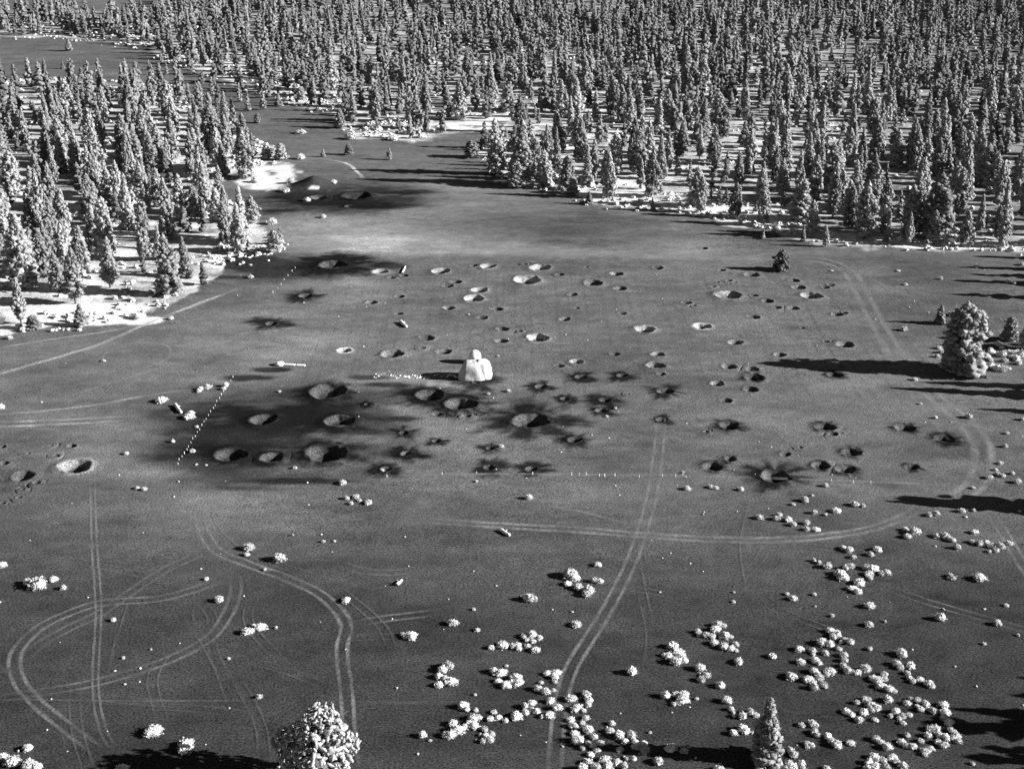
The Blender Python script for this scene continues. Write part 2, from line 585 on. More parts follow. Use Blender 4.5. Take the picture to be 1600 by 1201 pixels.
def leaves(bag, r, cen, rad, n, size, tone=1.0):
    d = r.normal(size=(n, 3))
    d /= np.linalg.norm(d, axis=1)[:, None]
    p = np.asarray(cen) + d * (np.asarray(rad) * r.uniform(.8, 1.25, (n, 1)))
    t = r.normal(size=(n, 3))
    t2 = r.normal(size=(n, 3))
    V = np.stack([p, p + t * size * .5 + d * size, p + t2 * size * .5], 1).reshape(-1, 3)
    bag.add(V, np.arange(n * 3).reshape(-1, 3), tone)


def tube(bag, P, R, n=7, tone=1.0, mi=0):
    P = np.asarray(P, float)
    rings = []
    for i, p in enumerate(P):
        d = P[min(i + 1, len(P) - 1)] - P[max(i - 1, 0)]
        d /= np.linalg.norm(d) + 1e-9
        a = np.cross(d, (1, 0, 0) if abs(d[0]) < .8 else (0, 1, 0))
        a /= np.linalg.norm(a)
        b = np.cross(d, a)
        th = np.arange(n) * 2 * math.pi / n
        rings.append(p + R[i] * (np.outer(np.cos(th), a) + np.outer(np.sin(th), b)))
    V = np.concatenate(rings + [P[-1:]])
    F = []
    for i in range(len(P) - 1):
        for k in range(n):
            a, b = i * n + k, i * n + (k + 1) % n
            F += [(a, b, b + n), (a, b + n, a + n)]
    for k in range(n):
        F.append(((len(P) - 1) * n + k, (len(P) - 1) * n + (k + 1) % n, len(V) - 1))
    bag.add(V, F, tone, mi)


def pine_env(t, shape):
    """crown radius at t = 0 (bottom) .. 1 (tip)"""
    if shape == 'column':
        return (min(1, .62 + t * 1.6)) * max(0, 1 - t ** 2.6) ** .75 + .05
    if shape == 'cone':
        return (1.02 - t) * min(1, .75 + 1.5 * t) + .03
    return max(0., 1 - (2 * t - .85) ** 2 / 1.35) ** .5 + .04


def pine_mesh(seed, shape, H=1.0, W=.17, base=.10, lod=0, mat=None, tone_lo=.8, nk=None):
    """trunk and crown of a tree of height 1"""
    r = np.random.default_rng(seed)
    bag, tb = Bag(), Bag()
    lean = r.normal(0, .012, 2)
    n = nk or (170 if lod == 0 else 22)
    for i in range(n):
        t = (i + r.uniform()) / n
        t = t ** .92
        env = pine_env(t, shape) * W * (1 + .22 * math.sin(9 * t + seed) * r.uniform(.3, 1) + .20 * math.sin(i * 2.39996 * 2 + seed * 1.7 + 7 * t))
        th = i * 2.39996 + r.normal(0, .35)
        q = r.uniform(.40, 1.12) if lod == 0 else r.uniform(.4, .85)
        rad = (.020 + .026 * (1 - t)) * r.uniform(.6, 1.45) * (W / .17)
        if lod:
            rad *= 2.2
        z = base + (1 - base) * t * .965 - .25 * q * env
        c = np.array([math.cos(th) * env * q + lean[0] * t, math.sin(th) * env * q + lean[1] * t, z])
        clump(bag, r, c, rad, (1.25, 1.25, .85), ICO1 if lod == 0 else ICO0, .26 if lod == 0 else .2, r.uniform(tone_lo, 1.12))
        if lod == 0:
            leaves(bag, r, c, rad * 1.25, 16, rad * .7, r.uniform(tone_lo, 1.1))
    tops = 8 if lod == 0 else 3
    for i in range(tops):
        t = i / tops
        clump(bag, r, (lean[0], lean[1], .93 + .07 * t), .028 * (1 - t) + .010, (1, 1, 1.7), ICO1 if lod == 0 else ICO0, .2, 1.0)
    # inner core keeps the crown closed; its lower tone adds shade inside
    for i in range(6 if lod == 0 else 3):
        t = (i + .5) / (6 if lod == 0 else 3)
        e = pine_env(t, shape) * W * .50
        clump(bag, r, (lean[0] * t, lean[1] * t, base + (1 - base) * t * .93), 1.0, (e, e, .10 if lod == 0 else .17), ICO1 if lod == 0 else ICO0, .15, .8)
    tube(tb, [(0, 0, -.02), (0, 0, .12), (lean[0] * .5, lean[1] * .5, .5), (lean[0], lean[1], .93)], [.019, .015, .010, .003], 7 if lod == 0 else 4)
    return bag, tb


# ------------------------------------------------------------------ ground sheet
def axis_grid(lo, hi, step, far_lo, far_hi, grow, cap):
    a = list(np.arange(lo, hi + 1e-6, step))
    s, x = step, a[-1]
    while x < far_hi:
        s = min(s * grow, cap(x - hi))
        x += s
        a.append(x)
    s, x, b = step, a[0], []
    while x > far_lo:
        s = min(s * grow, cap(lo - x))
        x -= s
        b.append(x)
    return np.array(b[::-1] + a)


GX = axis_grid(-106, 106, .64, -9000, 9000, 1.03, lambda d: 2.4 if d < 300 else 1e9)
GY = axis_grid(196, 432, .64, -3000, 16000, 1.02, lambda d: 2.2 if d < 700 else 1e9)
gx, gy = np.meshgrid(GX, GY)
X, Y = gx.ravel(), gy.ravel()
near = (np.abs(X) < 700) & (Y > 60) & (Y < 1500)
A = np.full(X.shape, .10)
Hh = base_h(X, Y)
A[near] = albedo(X[near], Y[near])
A[~near] = .3
HB = Hh.copy()
# the sheet dips under every crater piece
for c in craters:
    m = np.hypot(X - c.x, Y - c.y) < c.Rp - 1.0
    Hh[m] = np.minimum(Hh[m], HB[m] - (2 * c.R * c.dd + .4))
nx, ny = len(GX), len(GY)
ii = (np.arange(ny - 1)[:, None] * nx + np.arange(nx - 1)[None, :]).ravel()
F = np.stack([ii, ii + 1, ii + 1 + nx, ii + nx], 1)
me = mesh_np('ground', np.stack([X, Y, Hh], 1), F, M_CINDER, tone=A, smooth=False)
ground = tag(link('ground', me), 'grey cinder plain with pale floor under the woods', kind='structure')
HGRID = HB.reshape(ny, nx)


def ground_z(x, y):
    """height of the sheet as it was meshed (without the dips)"""
    x, y = np.asarray(x, float), np.asarray(y, float)
    i = np.clip(np.searchsorted(GX, x) - 1, 0, nx - 2)
    j = np.clip(np.searchsorted(GY, y) - 1, 0, ny - 2)
    fx, fy = (x - GX[i]) / (GX[i + 1] - GX[i]), (y - GY[j]) / (GY[j + 1] - GY[j])
    return (HGRID[j, i] * (1 - fx) + HGRID[j, i + 1] * fx) * (1 - fy) + (HGRID[j + 1, i] * (1 - fx) + HGRID[j + 1, i + 1] * fx) * fy


def surf_z(x, y):
    x, y = np.atleast_1d(np.asarray(x, float)), np.atleast_1d(np.asarray(y, float))
    h, own = crater_h(x, y)
    return ground_z(x, y) + h


# ------------------------------------------------------------------ landmarks used in the descriptions
LM = [(742, 578, 'the big white heap'), (1220, 420, 'the lone conifer'), (1502, 575, 'the big fieldside pine'), (1197, 1165, 'the pointed pine'),
      (500, 1215, 'the round-crowned tree'), (118, 729, 'the white-rimmed pit'), (511, 710, 'the widest dark pit'), (828, 659, 'the widest rayed pit'),
      (557, 307, 'the far black pit'), (1003, 832, 'the tracks crossing'), (541, 985, 'the track fork'), (28, 1040, "the loop track's bend"), (368, 885, 'the track junction'),
      (1175, 557, "the longest shadow tip"), (455, 570, 'the two white boards'), (741, 462, 'the white-walled pit pair'), (823, 438, 'the long white-walled pit'),
      (839, 529, 'the brightest pit'), (1097, 510, 'the white-ringed pit'), (280, 720, 'the stake line'), (1211, 746, 'the big black-aproned pit'),
      (872, 1120, "the straight track's near end"), (1440, 795, "the curved track's end"), (1340, 895, 'the wide shrub patch'), (420, 275, 'the bald white patch'),
      (742, 197, 'the bald pale clearing'), (560, 780, 'the white scraps'), (1600, 700, 'the fieldside bushes')]
LMW = [G(u, v) + (t,) for u, v, t in LM]
ORD = ['just', 'second', 'third', 'fourth', 'fifth', 'sixth', 'seventh', 'eighth', 'ninth', 'tenth', 'eleventh', 'twelfth']


def quadrant(dx, dy):
    if abs(dx) > abs(dy) * .8:
        return 'sunward of' if dx > 0 else 'shadeward of'
    return 'beyond' if dy > 0 else 'in front of'


def relate(items, extra=(), mx=12):
    """items: list of (x, y). A phrase that singles out each: rank in one direction from a landmark"""
    best = [None] * len(items)
    for li, (lx, ly, t) in enumerate(LMW + list(extra)):
        q = {}
        for i, (x, y) in enumerate(items):
            d = math.hypot(x - lx, (y - ly))
            if d < .3:
                continue
            q.setdefault(quadrant(x - lx, y - ly), []).append((d, i))
        for k, lst in q.items():
            lst.sort()
            for rank, (d, i) in enumerate(lst[:mx]):
                cost = rank * 8 + d
                if best[i] is None or cost < best[i][0]:
                    best[i] = (cost, '%s %s %s' % (ORD[rank], k, t))
    return [b[1] if b else None for b in best]


# ------------------------------------------------------------------ craters: each a piece of its own, bowl, rim and skirt
named = {(511, 710): 'widest dark pit, grey floored, in the blackened ground', (828, 659): 'wide pit ringed by black rays, in front of the white heap',
         (118, 729): 'pit with a broken white rim at the head of the narrow track', (557, 307): 'black shadowed pit on the dark ground beyond the field',
         (492, 303): 'far pit below a dark pointed bank with a white streak', (741, 466): 'nearer of the pair of white-walled pits', (749, 454): 'farther of the pair of white-walled pits',
         (823, 438): 'long white-walled pit with its shadow apart on the sunny side', (839, 529): 'brightest white-walled pit, behind the white heap', (1097, 510): 'white-ringed round pit in pale ground',
         (1211, 746): 'big black-aproned pit beyond the scattered shrubs', (512, 614): 'smooth grey pit at the far edge of the blackened ground',
         (672, 618): 'wide dark pit just in front of the white heap', (719, 632): 'rough dark pit beside the widest rayed one'}
pts = [(c.x, c.y) for c in craters]
phr = relate(pts)
for i, c in enumerate(craters):
    nr, ns = (18, 44) if c.R > 2.5 else (13, 26)
    qs = np.concatenate([np.linspace(0, 1.25, nr - 4)[1:] * c.R, np.linspace(1.25 * c.R, c.Rp, 6)[1:]])
    th = np.arange(ns) * 2 * math.pi / ns
    rr, tt = np.meshgrid(qs, th, indexing='ij')
    lx, ly = np.concatenate([[0], (rr * np.cos(tt)).ravel()]), np.concatenate([[0], (rr * np.sin(tt)).ravel()])
    x, y = lx + c.x, ly + c.y
    h, own = crater_h(x, y)
    z = ground_z(x, y) + h + .012 + .16 * min(c.R, 4) / 4 * (fbm(x, y, .9, 200 + i) - .5) * (1 - sstep(c.R * 1.2, c.Rp * .9, np.hypot(lx, ly)))
    # where a neighbour's bowl is nearer, pass below it
    r_own = np.hypot(lx, ly) / c.R
    other = np.full(len(x), 1e9)
    for j, d in enumerate(craters):
        if j != i and abs(d.x - c.x) < c.Rp + d.Rp and abs(d.y - c.y) < c.Rp + d.Rp:
            other = np.minimum(other, np.hypot(x - d.x, y - d.y) / d.R)
    z = np.where(other < r_own * .97, z - .35, z)
    edge = np.concatenate([[False], (rr > c.Rp - .02).ravel()])
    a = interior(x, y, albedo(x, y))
    Fc = []
    for k in range(ns):
        Fc.append((0, 1 + k, 1 + (k + 1) % ns))
    for q in range(len(qs) - 1):
        b0, b1 = 1 + q * ns, 1 + (q + 1) * ns
        for k in range(ns):
            k2 = (k + 1) % ns
            Fc += [(b0 + k, b1 + k, b1 + k2), (b0 + k, b1 + k2, b0 + k2)]
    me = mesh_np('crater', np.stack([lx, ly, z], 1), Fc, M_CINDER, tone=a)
    o = link('crater', me, loc=(c.x, c.y, 0))
    lab = None
    for (uu, vv), t in named.items():
        if (c.u - uu) ** 2 + (c.v - vv) ** 2 < 40 and t:
            lab = t
            named[(uu, vv)] = None
    if not lab:
        size = 'large' if c.R > 4 else 'middling' if c.R > 2.4 else 'small' if c.R > 1.3 else 'tiny'
        tone = 'dark-aproned' if c.ap > 0 else 'white-walled' if c.wall > 2.3 else 'pale-walled' if c.wall > 1.5 else 'plain grey'
        lab = '%s %s crater, %s' % (size, tone, phr[i])
    tag(o, lab, 'crater', 'craters pitting the cinder field')

# ------------------------------------------------------------------ wheel tracks, draped strips
def catmull(P, step):
    P = np.asarray(P, float)
    Q = np.vstack([2 * P[0] - P[1], P, 2 * P[-1] - P[-2]])
    out = []
    for i in range(1, len(Q) - 2):
        n = max(2, int(np.linalg.norm(Q[i + 1] - Q[i]) / step))
        t = np.arange(n)[:, None] / n
        a, b, c, d = Q[i - 1], Q[i], Q[i + 1], Q[i + 2]
        out.append(.5 * (2 * b + (c - a) * t + (2 * a - 5 * b + 4 * c - d) * t ** 2 + (3 * b - a - 3 * c + d) * t ** 3))
    return np.vstack(out + [P[-1:]])


def track(px, ruts=2, sep=1.7, w=.55, tone=.20, cov=.8, lift=.02, lab=None):
    P = catmull([G(u, v) for u, v in px], .7)
    T = np.gradient(P, axis=0)
    T /= np.linalg.norm(T, axis=1)[:, None] + 1e-9
    N = np.stack([-T[:, 1], T[:, 0]], 1)
    offs = [-sep / 2, sep / 2] if ruts == 2 else [0.0]
    V, Fq, C, n0 = [], [], [], 0
    prof_ = np.array([-1, -.5, 0, .5, 1.0])
    cv = np.array([0, .8, 1, .8, 0.0])
    L = len(P)
    endf = np.minimum(1, np.minimum(np.arange(L), np.arange(L)[::-1]) / 14.0)
    for o_ in offs:
        wob = .12 * (fbm(P[:, 0], P[:, 1], 6, int(o_ * 10) + 300) - .5)
        for k in range(5):
            q = P + N * (o_ + wob + prof_[k] * w * (.35 + 1.3 * fbm(P[:, 0], P[:, 1], 2.2, 400 + k)))[:, None]
            V.append(np.column_stack([q, ground_z(q[:, 0], q[:, 1]) + lift]))
            C.append(cv[k] * cov * endf)
        for k in range(4):
            i0 = n0 + k * L + np.arange(L - 1)
            Fq.append(np.stack([i0, i0 + 1, i0 + 1 + L, i0 + L], 1))
        n0 += 5 * L
    V, Fq, C = np.vstack(V), np.vstack(Fq), np.concatenate(C)
    me = mesh_np('track', V, Fq, M_TRACK, tone=np.full(len(V), tone), extra={'cover': C})
    o = link('track', me)
    tag(o, lab, kind='structure')
    return o


track([(552, 1215), (546, 1150), (541, 1080), (534, 1015), (541, 978), (522, 947), (490, 922), (440, 900), (385, 880), (342, 862), (320, 835), (311, 805), (314, 785)], w=.40, tone=0.225, lab='two-rut track curving past the round tree', lift=.020)
track([(866, 1230), (870, 1150), (878, 1090), (892, 1045), (912, 1010), (950, 950), (985, 880), (1004, 825), (1018, 775), (1029, 700), (1033, 645)], sep=1.8, w=.40, tone=0.203, lab='straight two-rut track', lift=.024)
track([(155, 1175), (110, 1140), (60, 1100), (28, 1060), (26, 1020), (60, 982), (110, 957), (160, 942), (250, 935), (320, 915), (362, 892)], w=.40, tone=0.204, lab='looping track', lift=.028)
track([(30, 1040), (60, 1008), (110, 980), (160, 955), (250, 895), (300, 870), (370, 830)], w=.40, tone=0.147, cov=0.69, lift=.032)
track([(-30, 1096), (60, 1082), (150, 1066), (250, 1036), (320, 1002), (352, 965), (368, 925), (362, 890)], w=.40, tone=0.170, cov=0.80, lift=.036)
track([(640, 812), (760, 820), (900, 828), (1000, 836), (1130, 843), (1250, 841), (1350, 828), (1415, 806), (1440, 788)], ruts=2, sep=1.6, w=0.70, tone=0.232, cov=0.80, lift=.040)
track([(820, 785), (900, 798), (960, 813), (1003, 822)], ruts=1, w=0.62, tone=0.235, cov=0.69, lift=.044)
track([(144, 740), (147, 850), (154, 950), (149, 1050), (153, 1110), (168, 1155), (186, 1172)], ruts=2, sep=.9, w=0.27, tone=0.220, cov=0.69, lift=.048)
track([(541, 990), (560, 975), (590, 968), (640, 962), (705, 955)], w=.40, tone=0.217, cov=0.86, lift=.052)
track([(528, 878), (560, 890), (605, 895), (645, 890), (666, 880)], w=.40, tone=0.192, cov=0.80, lift=.056)
track([(696, 918), (703, 906), (716, 899), (730, 895)], w=.40, tone=0.192, cov=0.80, lift=.056)
track([(-40, 1092), (200, 1095), (420, 1095)], ruts=1, w=0.31, tone=0.147, cov=0.63, lift=.056)
track([(548, 1097), (640, 1098), (730, 1096)], ruts=1, w=0.39, tone=0.147, cov=0.63, lift=.056)
track([(-40, 598), (0, 584), (80, 561), (160, 536), (230, 505), (310, 474), (380, 448)], ruts=1, w=1.0, tone=0.439, cov=.75, lift=.020)
track([(-40, 552), (0, 543), (100, 527), (180, 515), (260, 497)], ruts=1, w=.7, tone=0.405, cov=.55, lift=.024)
track([(-40, 664), (60, 661), (140, 657), (215, 653)], sep=2.4, w=.8, tone=0.405, cov=.7, lift=.028)
track([(-40, 650), (60, 643), (150, 632), (230, 618), (310, 606)], ruts=1, w=.8, tone=0.355, cov=.6, lift=.032)
track([(60, 632), (130, 612), (200, 590), (300, 560)], ruts=1, w=.5, tone=0.304, cov=.5, lift=.036)
track([(165, 580), (158, 566), (170, 548), (215, 536), (260, 540), (262, 560), (220, 575), (180, 572)], ruts=1, w=.4, tone=0.257, cov=.6, lift=.040)
track([(1230, 402), (1290, 408), (1325, 424), (1345, 455), (1365, 495), (1395, 545), (1425, 590), (1470, 628), (1510, 662), (1535, 700), (1530, 745), (1500, 775), (1450, 795)], sep=3.2, w=1.0, tone=0.227, cov=.75, lift=.020)
track([(1345, 425), (1400, 455), (1460, 470)], ruts=1, w=.8, tone=0.230, cov=.5, lift=.024)
track([(1372, 505), (1400, 560), (1440, 620), (1500, 690)], sep=4, w=.5, tone=0.230, cov=.5, lift=.028)
track([(1350, 905), (1450, 940), (1560, 972), (1640, 995)], sep=1.6, w=0.31, tone=0.170, cov=0.69, lift=.020)
track([(1540, 790), (1570, 835), (1600, 885), (1640, 940)], ruts=2, w=0.47, tone=0.192, cov=0.80, lift=.020)
track([(400, 382), (600, 386), (800, 392), (1050, 402), (1230, 404)], ruts=1, w=3.4, tone=0.270, cov=.6, lift=.030)
track([(500, 247), (540, 255), (558, 268), (568, 280)], ruts=1, w=.9, tone=0.675, cov=.9, lift=.020)
track([(840, 537), (905, 536)], ruts=1, w=.6, tone=0.405, cov=.8, lift=.020)
track([(600, 744), (760, 741), (900, 742), (1110, 744), (1500, 758)], ruts=1, w=.7, tone=0.257, cov=.55, lift=.030)
track([(400, 880), (418, 893), (428, 886), (436, 882)], ruts=1, w=0.39, tone=0.339, cov=0.92, lift=.062)
for k in range(24):          # faint rake lines of the levelled field
    u0 = 540 + 37 * k + rng.normal(0, 6)
    track([(u0, 420), (u0 + (u0 - 800) * .16, 545), (u0 + (u0 - 800) * .30, 640)], ruts=2, sep=3.1, w=.5, tone=.10, cov=.16, lift=.016)
for k in range(26):          # faint criss-cross wheel marks on the open ground west of the field
    u0, v0 = rng.uniform(120, 440), rng.uniform(470, 640)
    a = rng.uniform(-.5, .6)
    l = rng.uniform(30, 90)
    b = rng.normal(0, 10)
    track([(u0, v0), (u0 + l * .5, v0 - l * .5 * a * .5 + b * .4), (u0 + l, v0 - l * a * .5)], ruts=1 + (k % 2), sep=1.6, w=.35, tone=.19, cov=.5, lift=.044 + .001 * k)

for k in range(46):          # thin old wheel marks across the near ground
    u0, v0 = (rng.uniform(20, 520), rng.uniform(770, 1120)) if k % 3 else (rng.uniform(500, 1250), rng.uniform(770, 960))
    if k % 2:
        u1, v1 = u0 + rng.uniform(90, 260), v0 + rng.normal(0, 26)
    else:
        u1, v1 = u0 + rng.normal(0, 50), v0 + rng.uniform(60, 170)
    b = rng.normal(0, 22)
    track([(u0, v0), ((u0 + u1) / 2 + b, (v0 + v1) / 2 + b * .3), (u1, v1)], ruts=2 if k % 4 else 1, sep=1.5, w=.22, tone=.15, cov=.5, lift=.066 + .001 * k)

# ------------------------------------------------------------------ trees
def two(me_bag, name, mat):
    V, Fa, T, M = me_bag.arrays()
    return mesh_np(name, V, Fa, mat, tone=T, smooth=True)


VAR = []
for s, (shape, W, base) in enumerate((('column', .155, .10), ('column', .175, .08), ('cone', .20, .06), ('column', .14, .14), ('egg', .19, .12), ('cone', .165, .08), ('column', .19, .06), ('egg', .16, .10))):
    cb, tb = pine_mesh(40 + s, shape, W=W, base=base)
    VAR.append((two(cb, 'pine_crown', M_PINE), two(tb, 'pine_trunk', M_BARK)))
LOWV = []
for s, (shape, W, base) in enumerate((('column', .16, .10), ('column', .18, .08), ('cone', .20, .06), ('column', .145, .12), ('egg', .18, .10), ('cone', .17, .08))):
    cb, tb = pine_mesh(90 + s, shape, W=W, base=base, lod=1)
    LOWV.append((cb.arrays(), tb.arrays()))

# (u, v of foot, height in picture pixels, widening, variant, label)
EDGE = [(38, 450, 112, .95, 1, 'broad tall pine at the front corner of the western woods'), (118, 474, 86, 1.0, 3, 'slim pine standing forward of the broad corner pine'),
        (265, 460, 92, 1.1, 0, 'slim pine on the pale tip of the western woods'), (172, 449, 78, .9, 3, 'thin pine between the slim forward pine and the pale tip'),
        (126, 508, 34, 1.4, 2, 'squat small pine on the pale margin below the western woods'), (52, 514, 22, 2.0, 4, 'low bushy tree at the lowest edge of the western woods'),
        (428, 394, 34, 1.3, 4, 'small pine alone at the tip of the western woods'), (394, 348, 42, 1.3, 1, 'rounded pine above the small tip pine'),
        (352, 196, 52, .9, 5, 'pointed pine at the corner of the western woods by the corridor'), (384, 278, 74, 1.1, 0, 'pine overhanging the bald white patch'),
        (440, 250, 26, 1.6, 4, 'low rounded tree above the bald white patch'), (418, 248, 22, 1.6, 4, 'low tree beside the rounded one above the white patch'),
        (738, 246, 26, 1.8, 4, 'small round tree alone among long tree shadows'), (608, 250, 18, 1.3, 0, 'little dark tree in the open beyond the far black pit'),
        (545, 242, 17, 1.6, 4, 'little tree at the edge of the far pale clearing'), (505, 245, 13, 1.2, 2, 'tiny tree out on the grey corridor'),
        (806, 292, 40, 1.5, 4, 'short thick tree at the corner of the far woods'), (814, 288, 96, 1.0, 3, 'tall pine rising behind the short corner tree'),
        (776, 272, 84, .9, 0, 'tall pine at the western end of the far woods'), (896, 302, 24, 1.4, 4, 'small tree before the far woods, second from their corner'),
        (921, 319, 20, 1.4, 2, 'small tree standing nearer than its neighbour before the far woods'), (1020, 329, 20, .9, 5, 'thin little tree at the front of the far woods'),
        (1192, 373, 17, .9, 5, 'thin pale sapling on the grey ground before the far woods'), (1255, 377, 26, .8, 5, 'thin dark sapling, farther of a close pair'),
        (1290, 385, 32, .8, 0, 'thin sapling, nearer of a close pair'), (1250, 345, 62, 1.4, 2, 'dark broad cone-shaped pine behind the pair of saplings'),
        (1300, 342, 72, .9, 3, 'slender bright pine just behind the sapling pair'), (340, 345, 52, 1.1, 1, 'dense pine behind the tip of the western woods'),
        (292, 432, 62, .9, 5, 'narrow pointed pine next to the pale tip pine'), (1460, 372, 100, 1.1, 6, 'tall dense pine at the front of the far woods beside the field'),
        (1350, 372, 88, 1.0, 0, 'tall pine at the front of the far woods, before the dense one'), (1090, 322, 60, 1.1, 1, 'full pine above the pale strip at the front of the far woods'),
        (435, 166, 20, 1.4, 2, 'small dark tree alone in the grey corridor'), (402, 192, 15, 1.5, 4, 'tiny tree at the corridor corner below the small dark one'),
        (312, 158, 30, 1.1, 0, 'small pine on the near side of the far clearing'), (282, 132, 24, 1.1, 3, 'small slim pine out on the far clearing'),
        (108, 80, 20, 1.2, 2, 'small dark tree alone on the far clearing'), (98, 108, 14, 1.2, 5, 'tiny pointed tree on the far clearing'),
        (530, 200, 30, 1.3, 1, 'short full tree at the corridor end of the far woods'), (470, 158, 22, 1.3, 4, 'small round tree above the grey corridor'),
        (1578, 532, 38, 1.3, 4, 'dark bushy tree behind the big field-side pine'), (1604, 545, 48, 1.1, 1, 'bushy tree at the sunny end of the field-side thicket'),
        ]
trees = []          # (x, y, h, w, variant, label, cast)
for (u, v, hp, w, vi, lab) in EDGE:
    x, y = G(u, v)
    k = ppm(x, y) * y / math.hypot(y, CAM_H)
    trees.append([x, y, hp / k, w, vi, lab])
SPECIAL = [G(1220, 420), G(1502, 578), G(1468, 503), G(1197, 1176), G(500, 1240)]

# the woods: scattered feet, every one outside the cleared ground
S = 9.0
cand = []
for j in range(int(330 / S), int(1230 / S)):
    for i in range(-int(420 / S), int(420 / S)):
        x, y = (i + rng.uniform(-.48, .48)) * S, (j + rng.uniform(-.48, .48)) * S
        cand.append((x, y))
cand = np.array(cand)
cu, cvv = UV(cand[:, 0], cand[:, 1])
sd_ = sdist(cu, cvv, CLEAR)
den = fbm(cand[:, 0], cand[:, 1], 55, 700)
for (x, y), u, v, s, d in zip(cand, cu, cvv, sd_, den):
    if s > -2 or u < -220 or u > 1820 or v < -44 or v > 560:
        continue
    p = .78 + .8 * (d - .5)
    if v > 190:
        p -= .10
    if any(((u - a) / (b * 1.05)) ** 2 + ((v - q - 4) / (c * 1.05)) ** 2 < 1 for (a, q, b, c) in BALD[4:6]):
        p = .03
    if u < 470 and v > 210:
        p -= .06 if s < -40 else .22
    if u < 250 and v < 60:
        p = .85 if v > 22 else 0
    if rng.uniform() > p:
        continue
    if any((x - t[0]) ** 2 + (y - t[1]) ** 2 < 30 for t in trees[:len(EDGE)]):
        continue
    h = rng.choice([rng.uniform(11.5, 16), rng.uniform(8.5, 12.5), rng.uniform(3, 7.5)], p=[.45, .33, .22])
    if v > 230:
        h *= 1.12 if u < 460 else 1.08
    if s > -9:
        h *= .85
    w = rng.uniform(.60, 1.0) * (1 if h > 9 else 1.35)
    trees.append([x, y, h, w, int(rng.integers(0, 8)), None])
for _ in range(34):           # thin scatter of small trees along the corridor
    u, v = rng.uniform(215, 425), rng.uniform(96, 192)
    if 0 < sdist(np.array([u]), np.array([v]), CLEAR)[0] < 60:
        x, y = G(u, v)
        trees.append([x, y, rng.uniform(3.5, 9), rng.uniform(.8, 1.2), int(rng.integers(0, 8)), None])
OFF = [(1690, 446, 13), (1712, 468, 14), (1680, 424, 12), (1730, 408, 14), (1700, 436, 12), (1722, 622, 17), (1745, 612, 16), (1830, 655, 15), (1760, 803, 16), (1790, 798, 17), (1820, 806, 15), (2030, 1088, 15), (2040, 1118, 15),
       (2045, 1148, 15), (1985, 1166, 17), (1975, 1150, 16), (2010, 1205, 15), (1960, 1215, 14), (1900, 560, 15), (1860, 520, 14)]
shadow_only = [G(u, v) + (h,) for u, v, h in OFF]


def in_view(t):
    u, v = UV(t[0], t[1])
    top = v - ppm(t[0], t[1]) * t[2] * .9
    return -8 < u < 1608 and v > -2


def px_size(t):
    return t[2] * FPX / slant(t[0], t[1])


vis = sorted([t for t in trees if in_view(t)], key=lambda t: (t[5] is None, -px_size(t)))
single = vis[:290]
rest = [t for t in trees if not any(t is q for q in single)]

TLM = [G(u, v) + (q,) for u, v, q in ((38, 450, 'the broad corner pine'), (265, 460, 'the pale tip pine'), (126, 508, 'the squat margin pine'), (428, 394, 'the lone tip pine'), (352, 196, 'the corridor corner pine'), (440, 250, 'the low rounded tree'),
       (806, 292, 'the short corner tree'), (921, 319, 'the nearer small tree'), (1020, 329, 'the thin front tree'), (1192, 373, 'the pale sapling'), (1272, 380, 'the sapling pair'), (1460, 372, 'the tall dense pine'), (1600, 385, 'the far field corner'),
       (180, 300, 'the middle of the western woods'), (60, 200, 'the thick of the western woods'), (1000, 250, 'the pale glade'))]
tphr = relate([(t[0], t[1]) for t in single], TLM, mx=9)
cnt = {}


def stand(t):
    u, v = UV(t[0], t[1])
    if u < 450 and v < 110:
        return 'the woods beyond the far clearing'
    if u < 470:
        return 'the western woods'
    return 'the far woods'


def add_tree(x, y, h, w, vi, label, group, name='pine_tree', meshes=None, rz=None):
    z = float(surf_z(x, y)[0])
    e = bpy.data.objects.new(name, None)
    COL.objects.link(e)
    e.empty_display_size = 1.0
    e.location = (x, y, z)
    e.rotation_euler = (rng.normal(0, .025), rng.normal(0, .025), rng.uniform(0, 6.28)) if rz is None else (0, 0, rz)
    cm, tm = meshes or VAR[vi]
    link('trunk', tm, e, sc=(h * (1 + .3 * (w - 1)), h * (1 + .3 * (w - 1)), h))
    link('crown', cm, e, sc=(h * w, h * w, h))
    tag(e, label, 'tree', group)
    return e


for t, ph in zip(single, tphr):
    x, y, h, w, vi, lab = t
    grp = 'pines standing in ' + stand(t)
    if lab is None:
        shape = ('stunted' if h < 7 else 'short' if h < 10.5 else 'tall' if h > 14.5 else 'mid-height') + ' ' + ('slim', 'full', 'cone-shaped', 'thin', 'rounded', 'pointed', 'bushy', 'oval')[vi]
        if ph:
            lab = '%s pine, %s' % (shape, ph)
        else:
            uu, vv = UV(x, y)
            dep = 'front ranks' if sdist(np.array([uu]), np.array([vv]), CLEAR)[0] > -14 else 'dense middle'
            lab = '%s pine in the %s of %s' % (shape, dep, stand(t))
            grp = '%s pines in the %s of %s' % (shape, dep, stand(t))
    add_tree(x, y, h, w, vi, lab, grp)

